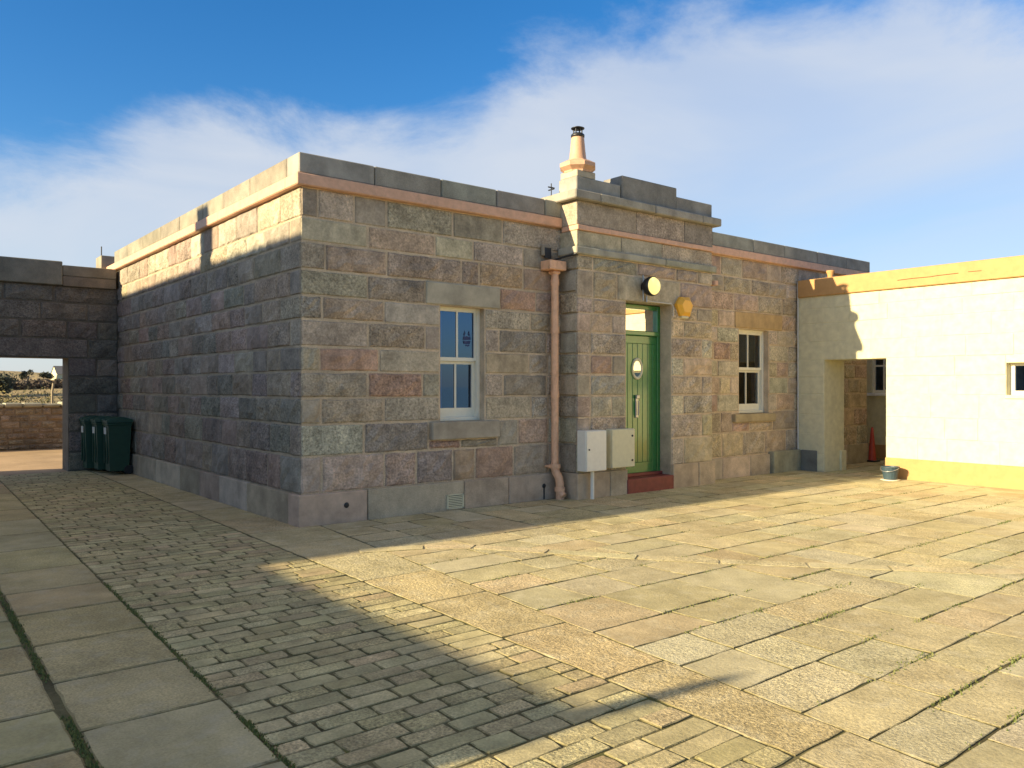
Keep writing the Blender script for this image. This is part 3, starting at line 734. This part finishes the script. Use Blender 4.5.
# bucket, cone
bk = thing('bucket', 'ribbed blue grey bucket at the foot of the ochre skirting', 'bucket', (9.93, -1.93, 0))
bx, by = 9.90, -1.945
mb = MB(); V = []; n = 32; F = []
prof = [(.10,.012),(.105,.02),(.14,.215),(.15,.22),(.15,.235),(.135,.235),(.102,.04),(0,.035)]
for (r, z) in prof:
    for k in range(n):
        a = 2*math.pi*k/n; rr = r*(1+(.025 if (k%2 and .015<z<.219) else 0)); V.append((bx+rr*math.cos(a), by+rr*math.sin(a), z))
for i in range(len(prof)-1):
    for k in range(n): F.append((i*n+k, i*n+(k+1)%n, (i+1)*n+(k+1)%n, (i+1)*n+k))
mb.idx(V, F); mb.build('body', [M['bucket']], bk)
mb = MB(); mb.tube([(bx, by+.165*math.cos(t), .245-.05*math.sin(t)) if False else (bx-.165*abs(math.sin(t))*.9-.01, by+.152*math.cos(t), .215-.06*math.sin(t)) for t in [math.pi*k/14 for k in range(15)]], .005, 6); mb.build('handle', [M['steel']], bk)
mb = MB(); mb.lathe(bx, by, [(0,.0),(.15,.0),(.16,.010),(.145,.012),(0,.011)], 24)
tag(mb.build('saucer', [M['white_paint']]), 'pale round saucer lying under the blue grey bucket', 'saucer')
cn = thing('traffic_cone', 'slim red traffic cone in the passage beyond the white doorway', 'traffic cone', (13.05, -.06, 0))
cxx, cyy = 12.95, -.06
mb = MB(); mb.lathe(cxx, cyy, [(.085,.035),(.07,.22),(.045,.5),(.022,.74),(.0,.745)], 20); mb.build('body', [M['cone']], cn)
mb = MB(); mb.box(cxx-.12, cxx+.12, cyy-.12, cyy+.12, 0, .036, ch=.01); mb.build('base', [M['black']], cn)

# the white building beyond the passage
bb = thing('rear_outbuilding', 'pale outbuilding with a sash window glimpsed through the white doorway', 'building', (14.6, 1, 0))
mb = MB(); yzwall(mb, 14.0, 14.3, -2.25, 4.0, -.05, 3.3, [(-.35,.52,1.46,2.7)]); mb.box(14.3, 17, 3.7, 4.0, -.05, 3.3); mb.box(14.3, 17, -2.25, -1.95, -.05, 3.3); mb.box(16.7, 17, -1.95, 3.7, -.05, 3.3)
mb.build('wall', [M['white_wall']], bb)
mb = MB(); mb.box(13.9, 17.1, -2.28, 4.1, 3.302, 3.5, ch=.015); mb.build('roof', [M['ochre']], bb)
mb = MB(); mb.box(13.97, 14.005, -2.25, 4.0, -.05, .30, ch=.008); mb.build('skirting', [M['ochre']], bb)
wn = thing_part('window', bb)
mb = MB(); xf = 14.10
mb.box(xf, xf+.06, -.35, -.29, 1.46, 2.7); mb.box(xf, xf+.06, .46, .52, 1.46, 2.7); mb.box(xf, xf+.06, -.29, .46, 1.46, 1.53); mb.box(xf, xf+.06, -.29, .46, 2.63, 2.7)
mb.box(xf+.005, xf+.05, .24, .275, 1.53, 2.63); mb.box(xf+.004, xf+.052, -.29, .46, 2.06, 2.10); mb.build('frame', [M['white_paint']], wn)
mb = MB(); mb.face([(xf+.03,-.35,1.46),(xf+.03,-.35,2.7),(xf+.03,.52,2.7),(xf+.03,.52,1.46)]); mb.build('pane', [M['glass']], wn)
mb = MB(); mb.box(13.93, 14.1, -.40, .57, 1.40, 1.462, ch=.006); mb.build('sill', [M['granite_top']], wn)

# ------------------------------------------------------------------ unseen range and wall past the left edge, added to cast the long shadows
TX, TZ = -9.5, 6.44
tr = thing('shadow_range', 'unseen tall granite range with parapet, added to shade the courtyard', 'building', (-16, 5, 0))
mb = MB(); mb.box(-26, TX, 1.15, 10.5, -.05, 6.1, jit(B_,0), 0)
O, U, Nn = (TX+.02, 0, 0), (0,1,0), (1,0,0)
for i in range(16):
    u = 1.17
    while u < 10.48:
        w = min(random.uniform(.5,1.0), 10.48-u)
        stone(mb, O, U, Nn, u, u+w, i*.38, (i+1)*.38, pick('BGD'), True, .03); u += w
mb.build('wall', [M['granite']], tr)
mb = MB(); mb.box(-26.05, TX+.06, 1.10, 10.55, 6.102, TZ, jit((.3,.28,.22),.05), 0, .02); mb.build('parapet', [M['granite_top']], tr)
mb = MB(); mb.box(-11.3, -10.5, 4.62, 5.05, TZ-.02, 7.55, jit(G_,.05), 0, .02); mb.box(-11.35,-10.45,4.6,5.07,7.553,7.62, jit(G_,.05),0,.01); mb.build('chimney', [M['granite_top']], tr)  # added chimney, placed for its shadow on the house side wall
yw = thing('shadow_wall', 'unseen granite wall with end pier and post, added for its ground shadow', 'wall', (-9.7, -2, 0))
mb = MB(); u = -4.55
mb.box(-9.9, TX-.02, -4.55, 1.14, -.05, 2.55, MORT, 1)
for i in range(7):
    u = -4.53
    while u < 1.1:
        w = min(random.uniform(.5,.9), 1.12-u); stone(mb, O, U, Nn, u, u+w, i*.36, (i+1)*.36, pick('BGDP'), True, .03); u += w
mb.box(-9.92, TX+.03, -4.74, -4.55, -.05, 2.58, jit(G_,.05), 0, .015); mb.box(-9.9, TX, -4.98, -4.742, -.05, 2.42, jit(G_,.05), 0, .015)  # added end pier, stepped to shape the end of the ground shadow
mb.build('masonry', [M['granite'], M['mortar']], yw)
mb = MB(); mb.box(-9.95, TX+.04, -4.74, 1.14, 2.582, 2.72, jit(G_,.05), 0, .015); mb.build('coping', [M['granite_top']], yw)
mb = MB(); mb.tube([(-9.55,-4.66,2.72),(-9.55,-4.66,2.9),(-9.55,-4.66,3.06)], [.07,.06,.03], 10); mb.build('shadow_post', [M['black']], yw)  # added post, sized to throw the thin shadow streak on the paving

# ------------------------------------------------------------------ paving
def flag(mb, pts, col, z=0.0, g=.009, ch=.010, m=0, jitter=.006, tilt=.0025):
    """one paving stone from its corner points (counter clockwise)"""
    c = Vector((sum(p[0] for p in pts)/len(pts), sum(p[1] for p in pts)/len(pts)))
    loop = []
    n = len(pts)
    for i in range(n):
        a, b = Vector(pts[i]), Vector(pts[(i+1)%n]); L = (b-a).length
        k = max(2, int(L/.11)); nn = Vector(((b-a).y, -(b-a).x)).normalized()
        for q in range(k):
            t = q/k
            p = a.lerp(b, t) - nn*g
            if q == 0:
                pa = Vector(pts[i-1]); n2 = Vector(((a-pa).y, -(a-pa).x)).normalized(); p = a - nn*g - n2*g; p = p + (c-p).normalized()*random.uniform(.002,.014)
            else: p = p + nn*random.uniform(-jitter, jitter*.6)
            loop.append(p)
    tx, ty, dz = random.uniform(-tilt,tilt), random.uniform(-tilt,tilt), random.uniform(-.001,.001)
    top = []; mid = []; bot = []
    for p in loop:
        q = p + (c-p).normalized()*ch*random.uniform(.7,1.5)
        h = z + dz + tx*(q.x-c.x) + ty*(q.y-c.y)
        top.append((q.x,q.y,h)); bot.append((p.x,p.y,h-ch*.6)); mid.append((p.x,p.y,z-.05))
    mb.face(top, col, m)
    N = len(loop); EDGE = (.17,.15,.07); edge = tuple(.45*a+.55*b for a, b in zip(col, EDGE))
    for i in range(N):
        j = (i+1) % N
        mb.face([bot[i],bot[j],top[j],top[i]], edge, m); mb.face([mid[i],mid[j],bot[j],bot[i]], EDGE, m)
fl = lambda y: -3.0+.017*y
el = lambda y: -2.28+.030*y
er = lambda y: -.62+.012*y
br = lambda y: .25+.080*y
random.seed(23)
FL = [(.50,.43,.25),(.52,.45,.26),(.48,.415,.235),(.51,.415,.24),(.53,.475,.31),(.47,.42,.255),(.50,.415,.24),(.50,.45,.275),(.51,.435,.245)]
# far left rows
mb = MB()
x = -8.9
cols = [-9.4,-8.5,-7.4,-6.6,-5.6,-4.9,-3.95]
for a, b in zip(cols, cols[1:]+[None]):
    y = -11.0
    while y < 8.5:
        L = random.uniform(.5,.8)
        if b is None: q = [(a+random.uniform(0,0),y),(fl(y)-.022,y),(fl(y+L)-.022,y+L),(a,y+L)]
        else: q = [(a,y),(b,y),(b,y+L),(a,y+L)]
        flag(mb, q, jit(random.choice([(.41,.35,.175),(.42,.36,.185),(.42,.335,.17),(.44,.38,.20)]),.08,.02), g=.011); y += L
# left border: joints measured near the camera
ys = [8.5,7.5,6.6,5.5,4.6,3.6,2.6,1.5,.5,-.55,-1.4,-2.13,-2.95,-3.73,-4.50,-5.35,-6.2,-7.1,-8,-9,-10]
bc = [(.46,.355,.185),(.45,.375,.19),(.45,.38,.195),(.47,.40,.215),(.45,.395,.22)]
for k, (b, a) in enumerate(zip(ys[:-1], ys[1:])):
    flag(mb, [(fl(a),a),(el(a),a),(el(b),b),(fl(b),b)], jit(bc[min(4,max(0,k-10))] if k >= 10 else random.choice(bc),.06,.03), g=.006)
pv = mb.build('border_paving', [M['slab_smooth']]); tag(pv, kind='structure')
# setts
mb = MB(); y = -9.6; k = 0
SC = [(.47,.405,.215),(.49,.425,.235),(.44,.38,.20),(.47,.38,.215),(.50,.44,.24),(.43,.375,.205)]
random.seed(4)
while y < 8.4:
    h = random.uniform(.125,.15); x = el(y) + .0
    first = True
    xr = er(y)
    wav = random.uniform(-.006,.006)
    while x < xr-.01:
        L = random.uniform(.22,.33)
        if first and k % 2: L *= .55
        first = False
        if xr-x-L < .12: L = xr-x
        s = (lambda: random.uniform(-.005,.005))
        flag(mb, [(x,y+wav+s()),(x+L,y+wav+s()),(x+L,y+h+wav+s()),(x,y+h+wav+s())], jit(random.choice(SC),.12,.025), z=random.uniform(-.002,.002), g=.0025, ch=.007, jitter=.004, tilt=.012)
        x += L
    y += h; k += 1
st = mb.build('sett_strip', [M['sett']]); tag(st, kind='structure')
# right border strip and the field of flags
mb = MB(); random.seed(8)
yb = [8.45,7.3,6.2,5.0,4.0,3.0,2.0,1.0,-.05,-.9,-1.75,-2.72,-3.62,-4.62,-5.55,-6.72,-7.8,-9,-10.2]
for k, (b, a) in enumerate(zip(yb[:-1], yb[1:])):
    if a > 0: q = [(er(a)+.004,a),(-.003,a),(-.003,b),(er(b)+.004,b)]
    else: q = [(er(a)+.004,a),(br(a),a),(br(b) if b <= 0 else br(0),b),(er(b)+.004,b)]
    flag(mb, q, jit(random.choice([(.51,.425,.235),(.52,.425,.225),(.50,.43,.25)]),.06,.03), g=.005, ch=.004)
rows = [-.03,-.42,-.87,-1.27,-1.72,-2.12,-2.52,-2.93,-3.35,-3.76,-4.28,-4.9,-5.28,-5.67,-6.11,-6.48,-6.84,-7.16,-7.6,-8.1,-8.55,-9.1,-9.6,-10.2,-10.8]
xend = WX-.002
blocked = {}
for r, (b, a) in enumerate(zip(rows[:-1], rows[1:])):
    x = br((a+b)/2); first = True
    bl_ = sorted(blocked.get(r, [])); pa = pb = None
    while x < xend-.01:
        nxt = [q for q in bl_ if q[1] > x+.005]
        if nxt and nxt[0][0] <= x+.005: x = nxt[0][1]; pa = pb = x; first = False; continue
        lim = nxt[0][0] if nxt else xend
        L = random.uniform(.42,.86)
        if lim-x-L < .34: L = lim-x
        if L > 1.1: L = (lim-x)/2
        last = x+L > lim-.01
        xa0, xb0 = (br(a)+.003, br(b)+.003) if first else (pa, pb)
        s0, s1 = (0, 0) if last else (random.uniform(-.025,.025), random.uniform(-.025,.025))
        tall = (not first) and r+2 < len(rows) and r < 20 and random.random() < .22 and abs(pa-pb) < .012 and not any(q[0] < x+L+.25 and q[1] > x-.25 for q in blocked.get(r+1, []))
        aa = a
        if tall:
            s0 = s1 = 0; aa = rows[r+2]; blocked.setdefault(r+1, []).append((x, x+L))
        o1, o2 = random.uniform(-.005,.005), random.uniform(-.005,.005)
        flag(mb, [(xa0,aa+o1),(x+L+s0,aa+o2),(x+L+s1,b+o2),(xb0,b+o1)], jit(random.choice(FL),.09,.02), z=random.uniform(-.0015,.0015), g=.0045, ch=.0045, jitter=.009, tilt=.004)
        pa, pb = x+L+s0, x+L+s1; first = False; x += L
# passage floor beyond the doorway
y = -2.3
for k in range(5):
    x = WX+.002
    while x < 13.9:
        L = random.uniform(.6,1.0); L = min(L, 13.95-x)
        flag(mb, [(x,y),(x+L,y),(x+L,y+.455),(x,y+.455)], jit(random.choice(FL),.1,.05)); x += L
    y += .456
fd = mb.build('flagstone_court', [M['slab']]); tag(fd, kind='structure')
# curved channel kerb laid across the flags
mb = MB(); arc = [(-.1,-1.62),(.50,-1.86),(.90,-2.16),(1.32,-2.80),(1.80,-3.52),(2.25,-4.12),(2.75,-4.70),(3.2,-5.22),(3.6,-5.72),(4.1,-6.1),(4.9,-6.5),(6.0,-6.9)]
def off(i, d):
    a = Vector(arc[max(0,i-1)]); b = Vector(arc[min(len(arc)-1,i+1)]); t = (b-a).normalized(); n = Vector((-t.y, t.x)); return (arc[i][0]+n.x*d, arc[i][1]+n.y*d)
for i in range(len(arc)-1):
    c = jit(random.choice([(.58,.50,.30),(.58,.49,.30),(.56,.47,.28)]),.06)
    flag(mb, [off(i,-.10),off(i+1,-.10),off(i+1,.10),off(i,.10)], c, z=.007, g=.004, ch=.006)
kb = mb.build('channel_kerb', [M['slab']]); tag(kb, kind='structure')
# jointing bed, track beyond the gate, ground
mb = MB(); mb.face([(-9.6,-11.5,-.007),(14.2,-11.5,-.007),(14.2,8.56,-.007),(-9.6,8.56,-.007)], (.13,.115,.055)); tag(mb.build('paving_bed', [M['bed']]), kind='structure')
mb = MB(); mb.face([(-60,8.56,-.010),(60,8.56,-.010),(60,15.2,-.010),(-60,15.2,-.010)], (.43,.31,.19)); tag(mb.build('road', [M['sand']]), kind='structure')
# terrain: one sheet to the horizon
def hh(x, y):
    d = y
    t = max(0, min(1, (d-22)/45)); s = t*t*(3-2*t)*1.75
    t = max(0, min(1, (d-75)/110)); s += t*t*(3-2*t)*2.6
    n = .35*math.sin(x*.06+1.3)*math.sin(d*.045) + .25*math.sin(x*.17+d*.11) + .12*math.sin(x*.4-d*.3)
    t = max(0, min(1, (d-22)/40)); s += n*t
    far = max(0, min(1, (d-400)/400)); s *= (1-far)
    return s - .04
mb = MB()
ysx = [-3000,-600,-150,-40,-12,8,16,22,26,30,34,38,42,46,50,55,60,65,70,76,84,92,100,110,120,132,145,160,175,190,210,240,280,340,420,600,800,1500,4000]
xsx = [-4000,-1200,-500,-250,-150,-110]+[-90+4*i for i in range(42)]+[90,120,180,300,600,1500,4000]
V = [(x,y,hh(x,y)) for y in ysx for x in xsx]; W = len(xsx)
mb.idx(V, [(a*W+c, a*W+c+1, (a+1)*W+c+1, (a+1)*W+c) for a in range(len(ysx)-1) for c in range(W-1)], smooth=True)
tag(mb.build('ground', [M['terrain']]), kind='structure')

# moss in the joints
rnd = random.Random(31); mb = MB()
def tuft(x, y, k):
    for _ in range(k):
        px, py = x + rnd.gauss(0,.011), y + rnd.gauss(0,.02); h = rnd.uniform(.004,.014); w = rnd.uniform(.004,.009); a = rnd.uniform(0,6.28)
        c = rnd.choice([(.09,.12,.02),(.13,.15,.03),(.16,.16,.045),(.07,.09,.02)])
        q = [(px+w*math.cos(a+t), py+w*math.sin(a+t), -.004) for t in (0,2.1,4.2)]; p = (px, py, h)
        for i in range(3): mb.face([q[i], q[(i+1)%3], p], c)
y = -8.0
while y < 4:
    d = math.sin(y*2.1)+math.sin(y*5.3+1)*.7+rnd.uniform(-.4,.4)
    if d > -.55: tuft(fl(y)-.012, y, 7 if d > .3 else 4)
    y += .016 if y < -2 else .04
for k in range(260):
    rr = rnd.choice(rows[6:20]); x0 = rnd.uniform(-.1, 8.5); n = rnd.randint(5, 22)
    for i in range(n): tuft(x0+i*.018, rr, rnd.choice((0,1,1,2)))
for k in range(60):
    yy = rnd.uniform(-7,-1.5); n = rnd.randint(4,14)
    for i in range(n): tuft(el(yy+i*.02), yy+i*.02, 2)
tag(mb.build('moss', [M['leaf']]), 'green moss growing in the joints of the paving', 'moss', None, 'stuff')
mb = MB(); mb.face([(-3000,-2900,-.015),(4000,-2900,-.015),(4000,-34,-.015),(-3000,-34,-.015)]); tag(mb.build('sea', [M['sea']]), kind='structure')
# ------------------------------------------------------------------ beyond the gate
fw = thing('field_wall', 'rubble field wall with pale coping across the track beyond the gateway', 'wall', (-2, 15.5, 0))
mb = MB(); O, U, Nn = (0, 15.3, 0), (1,0,0), (0,-1,0); random.seed(3)
mb.box(-14, 12, 15.312, 15.75, -.1, 1.08, (.25,.20,.14), 1)
z = -.02
while z < 1.05:
    h = min(random.uniform(.12,.2), 1.08-z); u = -14
    while u < 12:
        w = random.uniform(.18,.45); stone(mb, O, U, Nn, u, min(u+w,12), z, z+h, jit(random.choice([(.30,.24,.165),(.27,.215,.15),(.33,.265,.19)]),.15,.04), False, .03, .04); u += w
    z += h
mb.build('masonry', [M['granite'], M['mortar']], fw)
mb = MB(); u = -14
while u < 12:
    w = random.uniform(.3,.55); mb.box(u, u+w-.01, 15.24, 15.8, 1.082, 1.19+random.uniform(-.03,.03), jit((.38,.37,.28),.12), 0, .03); u += w
mb.build('coping', [M['granite_top']], fw)
def bush(name, label, cat, x, y, z0, rx, ry, rz, n, cols, leaf, group=None, seed=0):
    rnd = random.Random(seed)
    t = thing(name, label, cat, (x,y,z0), group)
    mb = MB()
    cl = [(rnd.uniform(-.65,.65)*rx, rnd.uniform(-.6,.6)*ry, rnd.uniform(.35,.85)*rz, rnd.uniform(.28,.5), rnd.choice(cols)) for _ in range(max(6, n//90))]
    for _ in range(n):
        cx_, cy_, cz_, r, c = rnd.choice(cl)
        d = Vector((rnd.gauss(0,1), rnd.gauss(0,1), rnd.gauss(0,1))).normalized()*rnd.uniform(.4,1.05)
        p = Vector((x+cx_+d.x*r*rx, y+cy_+d.y*r*ry, z0+max(.02, cz_+d.z*r*rz*.8)))
        a = Vector((rnd.gauss(0,1), rnd.gauss(0,1), rnd.gauss(0,1))).normalized(); b = a.orthogonal().normalized()
        l = leaf*rnd.uniform(.6,1.4); w = l*.45
        k = rnd.uniform(.75,1.25); mb.face([p-a*l*.5, p+b*w*.5, p+a*l*.5, p-b*w*.5], tuple(v*k for v in c))
    mb.build('foliage', [M['leaf']], t)
    mb = MB()
    for k in range(4):
        a = rnd.uniform(0,6.28); mb.tube([(x,y,z0-.1),(x+.2*rx*math.cos(a), y+.2*ry*math.sin(a), z0+.3*rz),(x+.45*rx*math.cos(a), y+.45*ry*math.sin(a), z0+.6*rz)], [.05*rz,.035*rz,.015*rz], 6)
    mb.build('stem', [M['wood']], t)
    return t
GO = [(.07,.075,.025),(.10,.10,.03),(.20,.17,.05),(.05,.06,.025)]
gx = [(-1.35,17.3,1.50),(-.55,17.6,1.58),(.38,17.2,1.52),(1.15,17.5,1.6)]
gl = ['gorse bush behind the field wall at the left edge of the gateway view','tawny gorse bush behind the middle of the field wall','gorse bush behind the pale leaning post','gorse bush right of the pale post, nearly hidden by the gateway']
for i, (x, y, h) in enumerate(gx):
    bush('gorse_bush', gl[i], 'bush', x, y, 0, .62, .55, h, 1300, GO, .07, 'gorse bushes behind the field wall', 40+i)
bush('dark_shrub', 'large dark rounded shrub on the slope at the left of the gateway view', 'shrub', 1.9, 47, hh(2,47), 1.2, 1.3, 1.25, 3800, [(.05,.055,.03),(.075,.075,.04)], .2, None, 77)
# dark strip of heather on the bank
rnd = random.Random(9); mb = MB()
for _ in range(9000):
    x = rnd.uniform(-12, 16); y = 54 + rnd.uniform(-1.6,1.6); z = hh(x,y) + rnd.uniform(0,.5)
    a = Vector((rnd.gauss(0,1), rnd.gauss(0,1), rnd.gauss(0,1))).normalized(); b = a.orthogonal(); l = rnd.uniform(.12,.3); p = Vector((x,y,z))
    k = rnd.uniform(.7,1.3); mb.face([p-a*l*.5, p+b*l*.3, p+a*l*.5, p-b*l*.3], (.085*k,.06*k,.035*k))
tag(mb.build('heather', [M['leaf']]), 'dark band of heather along the bank beyond the gorse', 'heather', None, 'stuff')
mb = MB(); mb.tube([(.12,16.3,-.1),(.12,16.3,1.45),(.15,16.3,1.70)], .03, 8); tag(mb.build('field_post', [M['post']]), 'pale leaning wooden post standing behind the field wall', 'post')
hz0 = hh(19,130)
fh = thing('farmhouse', 'tiny white gabled farmhouse on the skyline beyond the gateway', 'house', (19, 130, hz0))
X0, X1 = 18.5, 20.3
hz0 -= 1.3
mb = MB(); mb.box(X0, X1, 128, 133, hz0-.5, hz0+2.2); mb.face([(X0,128,hz0+2.2),(X0,133,hz0+2.2),(X0,130.5,hz0+3.4)]); mb.face([(X1,128,hz0+2.2),(X1,133,hz0+2.2),(X1,130.5,hz0+3.4)]); mb.build('wall', [M['white_wall']], fh)
mb = MB()
for s_ in ((127.8,130.5),(133.2,130.5)): mb.face([(X0-.1,s_[0],hz0+2.12),(X1+.1,s_[0],hz0+2.12),(X1+.1,s_[1],hz0+3.45),(X0-.1,s_[1],hz0+3.45)])
mb.build('roof', [M['roof']], fh)
for i, (x, lab) in enumerate(((14.6,'small dark tree on the skyline in the middle of the gateway view'),(17.1,'small dark tree on the skyline next to the farmhouse'))):
    bush('skyline_tree', lab, 'tree', x, 128, hh(x,128), 1.2, 1.0, 1.5-.3*i, 400, [(.05,.055,.03)], .4, None, 90+i)

# ------------------------------------------------------------------ light, sky, camera
SUN = Vector((-3.1, .43, 1.0)).normalized()
sl = bpy.data.lights.new('sun', 'SUN'); sl.energy = 5.0; sl.angle = R(.53); sl.color = (1, .81, .50)
so = bpy.data.objects.new('sun', sl); COL.objects.link(so); so.rotation_euler = SUN.to_track_quat('Z', 'Y').to_euler()
w = bpy.data.worlds.new('World'); sc.world = w; w.use_nodes = True
nt = w.node_tree; N = nt.nodes.new; L = nt.links.new
bg = nt.nodes['Background']; bg.inputs['Strength'].default_value = .078
sky = N('ShaderNodeTexSky'); sky.sky_type = 'NISHITA'; sky.sun_disc = False
sky.sun_elevation = math.asin(SUN.z); sky.sun_rotation = math.atan2(SUN.x, SUN.y); sky.altitude = 20
sky.air_density = 1.0; sky.dust_density = .6; sky.ozone_density = 2.5
tc = N('ShaderNodeTexCoord'); nrm = N('ShaderNodeVectorMath'); nrm.operation = 'NORMALIZE'; L(tc.outputs['Generated'], nrm.inputs[0])
sp = N('ShaderNodeSeparateXYZ'); L(nrm.outputs[0], sp.inputs[0])
def mth(op, a, b=None, c=None, clamp=False):
    n = N('ShaderNodeMath'); n.operation = op; n.use_clamp = clamp
    for i, v in enumerate((a, b, c)):
        if v is None: continue
        if isinstance(v, (int, float)): n.inputs[i].default_value = v
        else: L(v, n.inputs[i])
    return n.outputs[0]
def mrange(v, a, b, c=0, d=1, smooth=True):
    n = N('ShaderNodeMapRange'); n.interpolation_type = 'SMOOTHSTEP' if smooth else 'LINEAR'
    L(v, n.inputs['Value']); n.inputs['From Min'].default_value = a; n.inputs['From Max'].default_value = b; n.inputs['To Min'].default_value = c; n.inputs['To Max'].default_value = d
    return n.outputs[0]
az = mth('MULTIPLY', mth('ARCTAN2', sp.outputs[1], sp.outputs[0]), 57.2958)      # compass angle, 51 deg = down the middle of the court
elv = mth('MULTIPLY', mth('ARCSINE', sp.outputs[2]), 57.2958)
def sknoise(scale, det, rough, stretch=(1,1,2.2), dist=0.0):
    mp = N('ShaderNodeMapping'); mp.inputs['Scale'].default_value = stretch; L(nrm.outputs[0], mp.inputs['Vector'])
    n = N('ShaderNodeTexNoise'); n.inputs['Scale'].default_value = scale; n.inputs['Detail'].default_value = det; n.inputs['Roughness'].default_value = rough; n.inputs['Distortion'].default_value = dist
    L(mp.outputs[0], n.inputs['Vector']); return n.outputs[0]
n1 = sknoise(4.5, 12, .63, (1,1,2.0), .25); n2 = sknoise(2.0, 5, .5, (1,1,3.5), .6)
# height of the upper edge of the cloud bank against compass angle
fc = N('ShaderNodeFloatCurve'); cu = fc.mapping.curves[0]
pts = [(0,.08),(8,.2),(16,.62),(22,.70),(33,.70),(40,.72),(47,.72),(52,.66),(58,.56),(64,.56),(72,.52),(79,.42),(84,.36),(95,.22),(110,.05),(180,.02)]
cu.points[0].location = (0, pts[0][1]); cu.points[1].location = (1, pts[-1][1])
for a, e in pts[1:-1]: cu.points.new(a/180, e)
fc.mapping.update()
L(mrange(az, 0, 180, 0, 1, False), fc.inputs['Value'])
edge = mth('MULTIPLY', fc.outputs[0], 34.0)
ns = mth('MULTIPLY', mth('SUBTRACT', n1, .5), 11.5)
dens = mrange(mth('ADD', mth('SUBTRACT', edge, elv), ns), -1.2, 3.6)
# thinner low down and to the right
thin = mth('MULTIPLY', mrange(az, 62, 25, 0, 1), mrange(elv, 17, 9, 0, 1))
thick = mth('SUBTRACT', 1.0, mth('MULTIPLY', thin, .30))
wisp = mrange(n2, .32, .66, .72, 1.0)
fac = mth('MULTIPLY', mth('MULTIPLY', dens, thick), wisp, clamp=True)
fac = mth('MULTIPLY', fac, .88)
fill_veil = mth('MULTIPLY', mrange(elv, 34, 55, 0, 1), mrange(n2, .3, .6, .45, .95))  # unseen warm overhead cloud added to lift and warm the shade
low = mth('MULTIPLY', mth('MULTIPLY', mrange(elv, 16, 3, 0, 1), mrange(az, 55, 85, .25, .75)), mrange(az, 125, 100, .2, 1))
fac = mth('MAXIMUM', fac, low)
hs = N('ShaderNodeHueSaturation'); hs.inputs['Saturation'].default_value = 1.35; hs.inputs['Value'].default_value = 1.0; L(sky.outputs[0], hs.inputs['Color'])
mx = N('ShaderNodeMix'); mx.data_type = 'RGBA'; L(fac, mx.inputs[0]); tn = N('ShaderNodeVectorMath'); tn.operation = 'MULTIPLY'; L(hs.outputs[0], tn.inputs[0]); tn.inputs[1].default_value = (.86,.97,1.10); L(tn.outputs[0], mx.inputs[6]); mx.inputs[7].default_value = (4.0, 4.25, 4.65, 1)
m2_ = N('ShaderNodeMix'); m2_.data_type = 'RGBA'; L(fill_veil, m2_.inputs[0]); L(mx.outputs[2], m2_.inputs[6]); m2_.inputs[7].default_value = (3.3, 2.75, 1.95, 1)
L(m2_.outputs[2], bg.inputs['Color'])

cam = bpy.data.cameras.new('camera'); cam.lens = 805/1024*36; cam.sensor_width = 36; cam.clip_end = 9000; cam.clip_start = .05; cam.shift_y = 3/1024
co = bpy.data.objects.new('camera', cam); COL.objects.link(co); co.location = (-3.842, -8.671, 1.6)
co.rotation_euler = (R(90), 0, math.atan2(.7799, .6259) - R(90)); sc.camera = co
sc.view_settings.view_transform = 'Standard'; sc.view_settings.look = 'None'; sc.view_settings.gamma = 1; sc.view_settings.exposure = 1.2
sc.render.engine = 'CYCLES'; sc.cycles.max_bounces = 8; sc.cycles.use_denoising = True
for o in bpy.data.objects:
    if '_w' in o: del o['_w']
